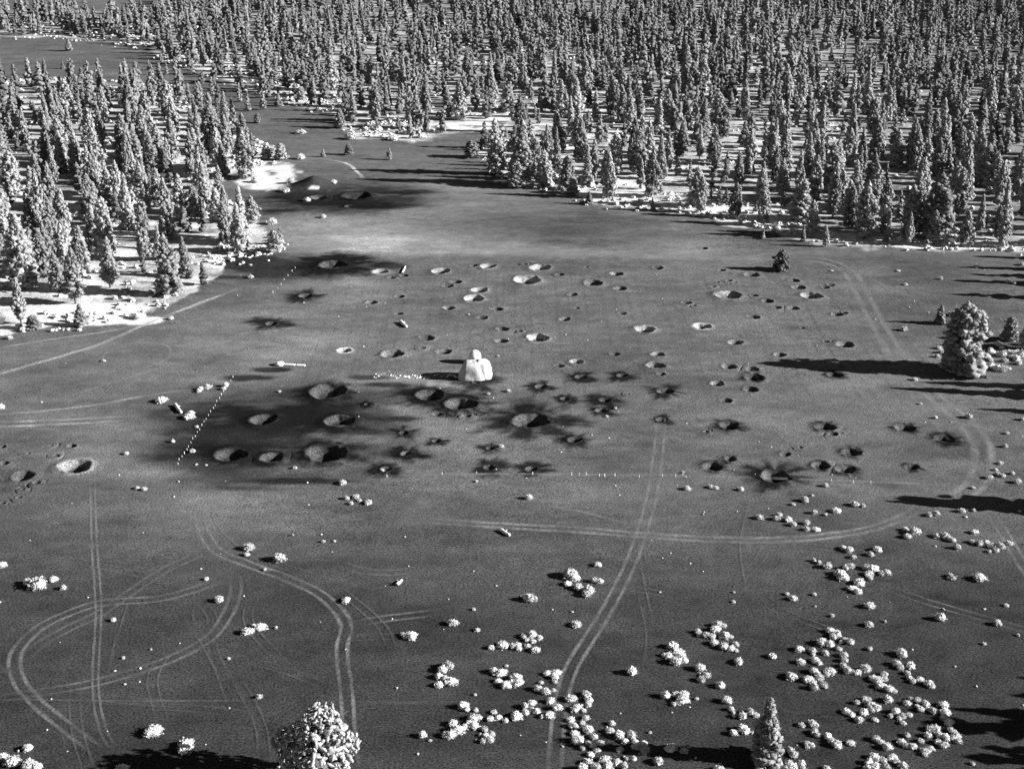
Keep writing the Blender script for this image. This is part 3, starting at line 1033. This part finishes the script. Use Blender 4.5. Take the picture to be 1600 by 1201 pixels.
# the rest of the woods reads as one mass
big = Bag()
for t in rest + [[x, y, h, .95, 1, None] for x, y, h in shadow_only]:
    x, y, h, w, vi, _ = t
    (cV, cF, cT, _m), (tV, tF, tT, _m2) = LOWV[int(rng.integers(0, len(LOWV)))]
    a = rng.uniform(0, 6.28)
    R2 = np.array([[math.cos(a), -math.sin(a), 0], [math.sin(a), math.cos(a), 0], [0, 0, 1]])
    z = float(ground_z(x, y))
    k = rng.uniform(.6, 1.2)
    sh = rng.normal(0, .03)
    cV, tV = cV + np.outer(cV[:, 2], (sh, 0, 0)) / max(w, .5), tV + np.outer(tV[:, 2], (sh, 0, 0))
    big.add((cV * (h * w, h * w, h)) @ R2.T + (x, y, z), cF, k, 0)
    big.add((tV * (h, h, h)) @ R2.T + (x, y, z), tF, 1.0, 1)
V, Fa, T, M = big.arrays()
tag(link('far_pine_wood', mesh_np('far_pine_wood', V, Fa, [M_PINE, M_BARK], tone=T, midx=M, smooth=False)), 'dense distant pine wood filling the far ground', kind='stuff')

# trees with a character of their own
def char_tree(u, v, h, shape, W, base, mat, label, seed, name='pine_tree', nk=150, w=1.0):
    cb, tb = pine_mesh(seed, shape, W=W, base=base, nk=nk)
    x, y = G(u, v)
    return add_tree(x, y, h, w, 0, label, None, name, (two(cb, 'crown', mat), two(tb, 'trunk', M_BARK)))


char_tree(1220, 421, 5.9, 'egg', .33, .04, M_DARKPINE, 'small dark egg-shaped conifer standing alone on the cinder field', 301, 'conifer', 90)
char_tree(1502, 580, 17.0, 'egg', .205, .03, M_PINE, 'big bushy pine beside the field, casting the longest shadow', 302, nk=260)
char_tree(1468, 505, 5.0, 'cone', .30, .03, M_DARKPINE, 'small dark conifer just behind the big field-side pine', 303, 'conifer', 80)
char_tree(1198, 1186, 10.2, 'cone', .19, .02, M_PINE, 'narrow pointed pine standing among white shrubs near the camera', 304, nk=220)

# the big round-crowned tree close to the camera
r = np.random.default_rng(77)
cb, tb = Bag(), Bag()
RW = 5.3
cen = np.array([0, 0, 6.2])
for i in range(760):
    d = r.normal(size=3)
    d /= np.linalg.norm(d)
    if d[2] < -.8:
        continue
    lob = 1 + .10 * math.sin(5 * d[0] + 1) + .09 * math.sin(6 * d[1] + 4 * d[2])
    q = r.uniform(.70, 1.0) ** .6
    p = cen + d * np.array([RW, RW, 5.5]) * q * lob
    ax = np.cross(d, r.normal(size=3)) + d * .35 + np.array([0, 0, .25])
    rad = r.uniform(.16, .34)
    clump(cb, r, p, rad * .85, r.uniform(1.5, 3.4), ICO1, .2, r.uniform(.55, 1.15), ax)
    leaves(cb, r, p, rad * 1.1, 16, rad * .45, r.uniform(.65, 1.1))
for i in range(7):
    th = i * 2.39996
    clump(cb, r, cen + np.array([math.cos(th) * 2.0, math.sin(th) * 2.0, (i - 3) * .8]), 1.0, (1.5, 1.5, 1.2), ICO1, .2, .30)  # inner clumps toned dark, painting shade into the crown's depth
tube(tb, [(0, 0, -.3), (.05, 0, 2.2), (.1, .1, 5.5), (.1, .1, 10)], [.42, .34, .24, .05], 9)
for i in range(9):
    th, z0 = i * 2.39996, 2.4 + .8 * i
    e = np.array([math.cos(th), math.sin(th), .55])
    tube(tb, [(.05, .05, z0), tuple(np.array([0, 0, z0]) + e * 2.2), tuple(np.array([0, 0, z0]) + e * 4.3)], [.16, .10, .03], 6)
x, y = G(500, 1231)
add_tree(x, y, 1.0, 1.0, 0, 'big round-crowned tree with clumped white leaves, nearest the camera', None, 'round_tree', (two(cb, 'crown', M_ROUND), two(tb, 'trunk', M_BARK)), rz=0.0)

# ------------------------------------------------------------------ shrubs
C1 = [(1110,210,38),(1100,242,24),(1245,255,50),(125,365,35),(170,372,60),(240,350,38),(283,392,26),(977,443,34),(505,534,22),(1103,583,40),(1162,562,45),(1130,560,20),
      (1230,570,14),(1155,876,26),(690,1018,62),(675,1035,50),(830,1080,58),(830,1108,50),(123,1103,32),(15,1140,40),(55,1158,60),(130,1180,55),(165,1185,50),(545,1190,40),(1020,708,14),(673,667,10),(550,705,14),
      (920,352,18),(12,290,30),(1440,185,18),(1490,185,12),(1305,157,10),(1180,310,16)]
C2 = [(30,445,34),(850,435,50),(1152,288,30),(1030,328,58),(1050,345,40),(1018,372,32),(1065,386,40),(1112,400,48),(1102,420,34),(1140,358,30),(1162,362,28),(508,547,34),(615,578,24),(1057,550,42),
      (322,598,36),(322,612,34),(285,598,26),(295,612,22),(678,655,28),(728,642,42),(775,650,30),(800,658,30),(795,644,28),(825,605,30),(860,600,38),(893,613,30),(838,622,24),(865,628,24),(875,663,40),(840,648,26),(600,487,16),(488,735,45),(460,755,40),(445,785,30),(470,795,26),
      (500,803,45),(445,820,40),(690,760,35),(722,765,45),(745,737,16),(710,805,30),(745,822,40),(790,790,45),(795,812,40),(770,815,30),(770,790,26),(930,770,30),(968,765,34),(960,785,30),
      (900,812,20),(885,835,42),(920,848,38),(955,845,20),(962,808,22),(1032,880,40),(1100,858,38),(1112,885,32),(1110,910,28),(1060,925,40),(1088,938,24),(1100,968,30),(942,893,30),(975,922,36),(940,952,45),
      (905,962,22),(828,915,34),(860,900,30),(832,942,32),(858,930,26),(880,937,32),(790,955,48),(710,965,32),(690,942,26),(675,972,32),(742,980,26),(555,915,38),(570,930,26),(610,935,22),
      (505,990,40),(530,1020,50),(500,1040,45),(475,1045,30),(560,1008,30),(600,968,38),(622,968,30),(600,1000,42),(580,990,30),(647,1018,30),(655,1045,34),(680,1040,32),(672,1065,34),(640,1070,30),(630,1045,20),(372,1045,34),
      (405,1070,16),(1033,975,32),(1045,1005,34),(1050,1035,34),(1062,1065,45),(1085,990,25),(1112,1022,42),(1135,1050,35),(1130,1090,30),(1110,1080,24),(1165,1080,30),(1120,1130,30),(1150,1110,30),(1085,1105,22),(1215,993,28),
      (1205,1025,32),(1250,1045,42),(1303,1045,38),(1275,1072,30),(1330,1090,42),(1355,1088,36),(1360,1112,40),(1318,1078,30),(1250,1108,30),(1385,1035,14),(1480,1098,42),(1535,1115,30),(1422,1160,38),
      (1310,1150,28),(1283,1150,22),(1185,1150,42),(1200,1175,40),(1240,1168,36),(1268,1182,36),(1108,1165,36),(1085,1190,46),(1145,1187,40),(1305,762,42),(1485,645,45),(1508,675,45),
      (1470,690,34),(1500,715,45),(1450,690,26),(1525,705,30),(1455,868,40),(1500,862,32),(1530,880,40),(1490,908,24),(605,867,14),(1510,900,24)]
C3 = [(515,20,14),(565,5,22),(362,75,30),(437,80,32),(450,66,24),(490,85,32),(512,108,26),(570,100,28),(572,128,28),(613,128,32),(606,55,24),(655,65,18),(702,45,34),(787,20,30),(823,28,20),
      (1117,66,24),(1150,60,28),(1262,47,26),(1315,45,18),(1280,75,14),(1012,130,24),(1055,140,40),(1020,158,40),(1155,158,32),(1188,160,34),(1205,172,26),(1222,180,26),(1242,210,30),(1320,140,32),
      (1310,185,26),(1345,190,34),(1372,190,30),(1395,200,36),(1432,205,36),(1415,222,28),(1385,228,20),(1475,190,30),(1520,48,14),(735,210,30),(763,222,34),(780,252,26),(887,215,40),(857,240,28),(602,268,20),
      (627,278,22),(665,293,34),(745,300,28),(770,293,28),(718,320,40),(732,338,44),(705,325,30),(745,350,26),(838,298,34),(868,300,42),(850,325,34),(852,345,28),(905,325,30),(930,320,36),(808,365,36),(775,390,34),(800,405,32),
      (485,417,20),(512,435,34),(605,420,18),(852,467,40),(685,515,20),(850,553,34),(1212,335,28),(1222,347,26),(1205,348,18),(1342,343,46),(1168,523,40),(1422,550,30),(1460,468,22),(1513,602,16),
      (1362,640,18),(245,453,18),(248,412,12),(920,540,14),(180,552,38),(205,560,22),(165,572,34),(88,585,26),(95,600,24),(125,600,34),(150,605,30),(210,602,38),(190,605,26),(232,608,22),(160,635,32),(205,650,36),(235,660,34),(255,640,28),(255,668,24),(268,715,40),
      (418,692,32),(98,745,48),(125,778,34),(102,797,34),(188,822,40),(25,870,40),(15,888,40),(35,890,30),(82,885,18),(10,690,40),(25,710,34),(678,580,34),(708,595,34),(690,605,30),(640,630,42),(675,640,36),(765,628,34),
      (742,620,28),(725,630,20),(540,660,36),(598,670,30),(600,685,20),(655,680,28),(715,660,28),(738,690,30),(740,712,30),(735,735,28),(545,718,32),(610,712,34),(625,722,28),(505,783,42),(492,775,26),(605,760,36),(620,775,30),(582,795,42),(605,832,36),(645,822,36),
      (630,790,32),(600,810,26),(675,762,36),(660,775,26),(755,757,36),(780,765,26),(800,762,34),(835,750,40),(852,662,22),(995,680,42),(1035,735,36),(972,725,38),(990,745,28),(1020,770,26),(1030,790,24),(1078,795,32),(1118,815,40),(1130,828,26),
      (1045,805,26),(915,772,34),(868,790,34),(890,800,34),(903,825,34),(940,840,34),(962,848,24),(920,795,26),(935,885,40),(830,885,28),(855,908,36),(885,922,34),(862,930,28),(795,900,26),(850,885,22),
      (750,938,36),(772,950,34),(825,945,38),(805,972,40),(875,975,28),(1018,900,32),(1035,885,24),(1065,890,28),(1100,902,34),(1080,930,30),(1065,915,22),(1135,935,34),(1110,925,22),(970,940,34),(1000,960,28),(1030,955,26),
      (945,960,22),(1000,990,26),(985,970,22),(1180,910,38),(1190,945,38),(1188,968,36),(1205,988,34),(1220,985,24),(1122,1015,36),(1145,1015,34),(1112,1045,30),(1212,1022,28),(1165,1045,30),(1192,1055,34),(1240,1045,36),(1248,1070,34),(1222,1060,26),(1158,1075,30),
      (1180,1085,40),(1228,1028,26),(215,890,38),(235,930,26),(285,960,36),(322,942,36),(345,955,30),(247,962,20),(245,945,16),(245,1035,36),(285,1015,38),(300,1028,34),(335,1035,20),(548,1000,30),(600,993,40),
      (605,1030,32),(620,1045,28),(570,1082,26),(592,1088,28),(575,1098,20),(665,1050,34),(682,1070,30),(705,1085,40),(712,1095,28),(770,1078,32),(25,1115,28),(500,1115,32),(515,1132,34),(465,1118,22),(880,1062,32),(900,1075,30),(930,1097,38),(1020,1045,26),
      (995,1075,32),(1015,1090,30),(1045,1095,32),(1080,1070,28),(1100,1112,36),(1125,1105,30),(1100,1130,26),(868,1140,34),(885,1150,34),(850,1165,34),(910,1155,34),(955,1145,34),(970,1160,30),(1000,1178,36),(880,1185,40),(925,1190,36),(845,1190,36),
      (355,1165,34),(362,1190,34),(390,1160,36),(495,1170,36),(510,1185,36),(550,1172,34),(440,1185,32),(480,1190,32),(555,1192,26),(180,1195,46),(1310,1172,22),(660,1190,30)]
BB = [(1345,768,30),(1520,845,22),(1512,907,22),(1490,982,26),(1470,1015,18),(1440,1048,30),(1478,1035,26),(1500,1042,22),(1545,1030,22),(1570,1070,28),(1365,1098,20),(1595,780,25),(1120,710,18),(1095,597,22),
      (1190,775,18),(680,1088,24),(620,1135,14),(585,1155,30),(530,1175,20),(815,1175,28),(150,1092,26),(172,1098,24),(40,1100,30),(290,1105,26),(20,1027,14),(1018,95,16),(1052,158,18),(710,95,14),(1380,75,24),
      (1215,132,18),(1525,145,22),(1555,152,20),(1590,65,24),(1045,365,28),(1270,293,40),(1400,290,34),(1415,310,30),(1205,450,24),(1215,470,26),(1200,490,22),(1225,525,34),(1290,540,30),(1350,530,44),(1385,535,40),(1420,540,34),
      (1450,535,34),(1480,545,40),(1500,550,34),(1400,480,40),(1425,490,34),(1450,470,34),(1500,480,40),(1530,470,34),(1560,475,40),(1590,480,40),(1480,430,36),(1500,400,34),(1540,410,34),(1385,500,30),(1590,430,36),(1565,500,34),(1410,375,36),(1440,385,30)]
A4S = [(45,405,26),(865,640,1),(750,692,42),(877,765,46),(885,750,30),(5,725,34),(640,305,40),(660,300,26),(790,315,22),(585,940,22),(890,930,24),(912,818,16),(1365,1008,18),(635,1100,22),(668,1105,24),(930,640,26),(960,630,34),(920,652,20),
       (1045,625,26),(1035,640,22),(1300,523,30),(1588,1075,26),(1160,68,14),(1160,122,24),(1110,65,12),(480,513,16),(800,885,20),(795,315,18),(910,992,12),(955,995,12),(1293,652,16)]
B1S = [(15,1077,30),(35,1148,24),(80,1140,32),(55,1172,22),(135,1165,34),(95,1160,20),(880,1145,30),(600,298,10),(752,908,22),(783,650,22),(1238,768,16),(1280,730,14),(635,1070,16),(198,1017,20),(690,665,14),(735,490,12)]
AT = [(400,280,24),(455,283,22),(447,297,16),(470,245,18),(480,311,16),(522,288,16),(436,376,24),(505,337,14),(425,345,24),(404,395,16),(470,205,20),(590,200,20),(548,213,24),(660,212,18),(615,214,24),(640,206,22),(1232,22,10),(1398,84,12)]
SH = Z(0, 780, 2.852, C1) + Z(530, 780, 2.852, C2) + Z(1060, 780, 2.852, C3) + Z(1060, 390, 2.963, BB) + Z(0, 390, 2.963, [t for t in A4S if t[2] > 5]) + Z(530, 390, 2.963, B1S)
SH += [(u, v, w * .62) for u, v, w in AT]
SH += [(1535, 556, 9), (1548, 561, 8), (1560, 553, 9), (1570, 562, 9), (1582, 556, 10), (1592, 566, 9), (1524, 566, 7), (1540, 570, 8), (1556, 572, 8), (1575, 574, 8), (1590, 548, 8), (1530, 545, 7), (1548, 546, 8), (1565, 542, 8)]
shr = []
for (u, v, w) in SH:
    x, y = G(u, v + w * .30)
    shr.append((x, y, w / ppm(x, y), w))


def shrub_variant(seed):
    r = np.random.default_rng(seed)
    bag = Bag()
    n = int(r.integers(4, 7))
    for i in range(n):
        th = i * 6.283 / n + r.normal(0, .4)
        d = 0.0 if i == 0 else r.uniform(.16, .27)
        rad = r.uniform(.24, .34) if i else .36
        V0, F0 = ICO2
        V = V0 * (1 + .17 * r.normal(size=(len(V0), 1)))
        V = V * (rad, rad, rad * r.uniform(.85, 1.15)) + (math.cos(th) * d, math.sin(th) * d, rad * .85 + r.uniform(0, .08))
        V[:, 2] = np.maximum(V[:, 2], -.04)
        bag.add(V, F0, r.uniform(.82, 1.1))
    for i in range(110):
        d = r.normal(size=3)
        d[2] = abs(d[2])
        d /= np.linalg.norm(d)
        p = d * (.48, .48, .60) * r.uniform(.85, 1.2) + np.array([0, 0, .08])
        leaves(bag, r, p, .06, 3, .12, r.uniform(.6, 1.12))
    V, Fa, T, M = bag.arrays()
    return mesh_np('shrub', V, Fa, M_PALE, tone=T, smooth=False), (V, Fa, T)


SV = [shrub_variant(500 + k) for k in range(9)]
order = sorted(range(len(shr)), key=lambda i: -shr[i][3])
keep = order[:300]
spare = order[300:]
# clumps by nearness
par = {i: i for i in keep}


def find(i):
    while par[i] != i:
        par[i] = par[par[i]]
        i = par[i]
    return i


for a_, i in enumerate(keep):
    for j in keep[:a_]:
        if math.hypot(shr[i][0] - shr[j][0], (shr[i][1] - shr[j][1]) * .7) < (shr[i][2] + shr[j][2]) * .5 + 1.0:
            par[find(i)] = find(j)
cl = {}
for i in keep:
    cl.setdefault(find(i), []).append(i)
lone = [m[0] for m in cl.values() if len(m) == 1]
pairs = [m for m in cl.values() if len(m) == 2]
clumps = [m for m in cl.values() if len(m) > 2]
labels = {}
for i, p in zip(lone, relate([shr[i][:2] for i in lone])):
    labels[i] = ('lone white shrub %s' % p, 'lone white shrubs on the cinders')
mean = lambda m: (sum(shr[i][0] for i in m) / len(m), sum(shr[i][1] for i in m) / len(m))
for m, p in zip(pairs, relate([mean(m) for m in pairs])):
    m.sort(key=lambda i: -shr[i][2])
    for i, sz in zip(m, ('larger', 'smaller')):
        labels[i] = ('%s of two touching white shrubs, %s' % (sz, p), 'white shrubs growing in pairs')
for m, p in zip(clumps, relate([mean(m) for m in clumps])):
    m.sort(key=lambda i: -shr[i][2])
    g = 'white shrubs of the clump ' + p
    ex = {}
    ex.setdefault(m[0], 'biggest')
    ex.setdefault(min(m, key=lambda i: shr[i][1]), 'frontmost')
    ex.setdefault(max(m, key=lambda i: shr[i][0]), 'sunniest')
    ex.setdefault(max(m, key=lambda i: shr[i][1]), 'hindmost')
    ex.setdefault(min(m, key=lambda i: shr[i][0]), 'most shaded-side')
    for i in m:
        labels[i] = ('%s shrub of the clump %s' % (ex[i], p) if i in ex else 'white shrub within the clump ' + p, g)
for n_, i in enumerate(keep):
    x, y, w, _ = shr[i]
    o = link('shrub', SV[n_ % 9][0], loc=(x, y, float(surf_z(x, y)[0]) - .03), rz=rng.uniform(0, 6.28), sc=(w * rng.uniform(.95, 1.35), w * rng.uniform(.85, 1.15), w * rng.uniform(.6, 1.0)))
    tag(o, labels[i][0], 'shrub', labels[i][1])
# the smallest shrubs, and the low scrub along the edge of the woods
bag = Bag()


def low_shrub(x, y, w, icos=True):
    if icos:
        V, Fa, T = SV[int(rng.integers(0, 9))][1]
    else:
        V0, Fa = ICO1
        V = V0 * (1 + .22 * rng.normal(size=(len(V0), 1))) * (.5, .5, .45) + (0, 0, .3)
        T = np.ones(len(V))
    a = rng.uniform(0, 6.28)
    R2 = np.array([[math.cos(a), -math.sin(a), 0], [math.sin(a), math.cos(a), 0], [0, 0, 1]])
    bag.add((V * (w, w, w * rng.uniform(.6, .95))) @ R2.T + (x, y, float(surf_z(x, y)[0]) - .03), Fa, rng.uniform(.8, 1.05))


for i in spare:
    low_shrub(shr[i][0], shr[i][1], shr[i][2] * 1.05)
cx_ = rng.uniform(-330, 330, 60000)
cy_ = rng.uniform(300, 900, 60000)
u_, v_ = UV(cx_, cy_)
s_ = sdist(u_, v_, CLEAR)
den = fbm(cx_, cy_, 22, 810)
n = 0
for x, y, u, v, s, d in zip(cx_, cy_, u_, v_, s_, den):
    if not (-80 < u < 1680 and v > 20):
        continue
    p = (.9 if -30 < s < 3 else .22 if s <= -30 else .14 if s < 9 else 0.) * (d > .42) * (1 if v > 150 else .5)
    if rng.uniform() < p:
        low_shrub(x, y, rng.uniform(.5, 1.7), False)
        n += 1
for k in range(190):          # stray tufts on the open ground
    u, v = rng.uniform(-40, 1640), rng.uniform(420, 1190)
    if sdist(np.array([u]), np.array([v]), CLEAR)[0] < 4:
        continue
    x, y = G(u, v)
    low_shrub(x, y, rng.uniform(.18, .42), False)
V, Fa, T, M = bag.arrays()
tag(link('low_scrub', mesh_np('low_scrub', V, Fa, M_PALE, tone=T, smooth=False)), 'pale low scrub and tufts along the edge of the woods', kind='stuff')

# ------------------------------------------------------------------ the white heap and the ball behind it
def lump(name, mat, cen, rad, seed, amp, parent=None, floor=-.1, bulge=None, power=2.0):
    r = np.random.default_rng(seed)
    V0, F0 = ICO3
    off = Vector(r.uniform(-50, 50, 3))
    out = []
    for q in V0:
        v = Vector(q)
        n_ = mnoise.fractal(v * 1.5 + off, .8, 2.1, 5)
        out.append(np.array(q) / (np.abs(q) ** power).sum() ** (1 / power) * (1 + amp * n_))
    V = np.array(out) * np.array(rad)
    if bulge:
        V[:, 0] *= 1 + bulge * np.clip(-V[:, 2] / rad[2], -1, 1)
    V = V + np.array(cen)
    V[:, 2] = np.maximum(V[:, 2], floor)
    return link(name, mesh_np(name, V, F0, mat, smooth=True), parent)


hx, hy = G(742, 590)
e = bpy.data.objects.new('white_heap', None)
COL.objects.link(e)
e.location = (hx, hy, float(surf_z(hx, hy)[0]))
lump('lobe', M_WHITE2, (-.75, -.1, 1.4), (2.6, 2.1, 2.6), 1, .06, e, bulge=.34, power=5)
lump('lobe', M_WHITE, (1.55, .5, 1.6), (2.2, 2.0, 2.6), 2, .06, e, bulge=.16, power=3.6)
tag(e, 'big lumpy white heap, the largest white thing among the craters', 'heap')
bx, by = G(742, 566)
o = lump('white_ball', M_WHITE, (0, 0, 1.5), (1.45, 1.45, 1.6), 3, .04)
o.location = (bx, by, float(surf_z(bx, by)[0]))
tag(o, 'round white ball-like mass close behind the big white heap', 'ball')
rb = np.random.default_rng(5)
bag = Bag()
for k in range(90):
    u, v = 722 - 144 * rb.uniform() ** 1.2, 588 + rb.normal(0, 1.6)
    x, y = G(u, v)
    V0, F0 = ICO1
    w = rb.uniform(.08, .24)
    bag.add(V0 * (1 + .2 * rb.normal(size=(len(V0), 1))) * (w, w, w * .6) + (x, y, float(surf_z(x, y)[0]) + w * .2), F0)
V, Fa, T, M = bag.arrays()
tag(link('debris', mesh_np('debris', V, Fa, M_BOARD, tone=T, smooth=False)), 'low line of pale rubble on the shaded side of the heap', kind='stuff')

# ------------------------------------------------------------------ boards, logs, stakes
def box_mesh(name, L, W, Hh_, mat, bev=.03):
    import bmesh
    bm = bmesh.new()
    bmesh.ops.create_cube(bm, size=1.0)
    for v in bm.verts:
        v.co = Vector((v.co.x * L, v.co.y * W, v.co.z * Hh_ + Hh_ * .5))
    bmesh.ops.bevel(bm, geom=bm.edges[:], offset=bev, segments=2, affect='EDGES')
    me = bpy.data.meshes.new(name)
    bm.to_mesh(me)
    bm.free()
    me.materials.append(mat)
    return me


def board(u0, v0, u1, v1, w, h, name, label, cat, group=None):
    x0, y0 = G(u0, v0)
    x1, y1 = G(u1, v1)
    L = math.hypot(x1 - x0, y1 - y0)
    x, y = (x0 + x1) / 2, (y0 + y1) / 2
    o = link(name, box_mesh(name, L, w, h, M_BOARD), loc=(x, y, float(surf_z(x, y)[0])), rz=math.atan2(y1 - y0, x1 - x0))
    return tag(o, label, cat, group)


board(446, 570, 461, 571, .9, .3, 'white_board', 'flat white board next to the white mound by the stake line', 'board', 'white boards laid end to end')
board(463.5, 571, 477, 571.5, .8, .25, 'white_board', 'flat white board at the sunny end of the short white row', 'board', 'white boards laid end to end')
def log_mesh(L, R_):
    b = Bag()
    n = 7
    P = [(-L / 2 + L * k / n, .05 * math.sin(k * 1.3), R_ * .8 + .03 * math.sin(k * 2.1)) for k in range(n + 1)]
    tube(b, P, [R_ * (1 - .25 * k / n) * (1 + .08 * math.sin(3 * k)) for k in range(n + 1)], 9)
    tube(b, [P[3], (P[3][0] + .2 * L * .3, .5 * R_ + .3, R_ * 2.2)], [R_ * .35, R_ * .1], 6)
    V, Fa, T, M = b.arrays()
    return mesh_np('log', V, Fa, M_BOARD, tone=T)


for (u0, v0, u1, v1, rr_, lab) in ((274, 634, 283, 646, .38, 'pale log lying beside the double white shrub by the stake line'), (626, 504, 635, 512, .42, 'pale slanting log lying on the upper field'),
                                   (783, 830, 796, 838, .32, 'white log lying between the curved track and the tracks crossing'), (620, 915, 628, 908, .28, 'short pale log below the arc of wheel marks'),
                                   (628, 428, 634, 416, .25, 'thin pale log sticking up beside small far pits')):
    x0, y0 = G(u0, v0)
    x1, y1 = G(u1, v1)
    L = min(math.hypot(x1 - x0, y1 - y0), 6.0)
    x, y = (x0 + x1) / 2, (y0 + y1) / 2
    tag(link('log', log_mesh(L, rr_), loc=(x, y, float(surf_z(x, y)[0])), rz=math.atan2(y1 - y0, x1 - x0)), lab, 'log')
x, y = G(437, 570)
o = lump('pale_mound', M_WHITE, (0, 0, .25), (1.15, .9, .6), 9, .14)
o.location = (x, y, float(surf_z(x, y)[0]))
tag(o, 'small white mound at the shaded end of the two white boards', 'mound')

sb = Bag()
tube(sb, [(0, 0, -.2), (0, 0, .75), (0, 0, .8)], [.09, .085, .04], 8)
tube(sb, [(-.13, 0, .62), (.13, 0, .62)], [.05, .05], 6)
V, Fa, T, M = sb.arrays()
STK = mesh_np('stake', V, Fa, M_STAKE, tone=T, smooth=False)


def stakes(pts_, label, group, s=1.0):
    for (u, v) in pts_:
        x, y = G(u + rng.normal(0, .7), v + rng.normal(0, .6))
        k = s * rng.uniform(.8, 1.25)
        tag(link('stake', STK, loc=(x, y, float(surf_z(x, y)[0])), rz=rng.uniform(0, 3), sc=k), label, 'stake', group)


L1 = [(278 + (364 - 278) * t, 725 - (725 - 590) * t) for t in np.linspace(0, 1, 26)]
stakes(L1, 'white marker stake in the slanting line along the blackened ground', 'marker stakes in the slanting line', .55)
L2 = [(428 + (462 - 428) * t, 458 - (458 - 418) * t) for t in np.linspace(0, 1, 7)]
stakes(L2, 'white marker stake in the short line across the dark far ground', 'marker stakes on the dark far ground', .6)
L3 = [(605, 745), (690, 742), (745, 741), (832, 742), (892, 743), (905, 743), (915, 742), (936, 743), (945, 744), (962, 743), (998, 745), (1035, 744), (1055, 744), (1067, 743), (1073, 746), (1300, 752), (1334, 754), (1360, 755)]
stakes(L3, 'white marker stake in the row along the near side of the field', 'marker stakes along the near side of the field', .62)
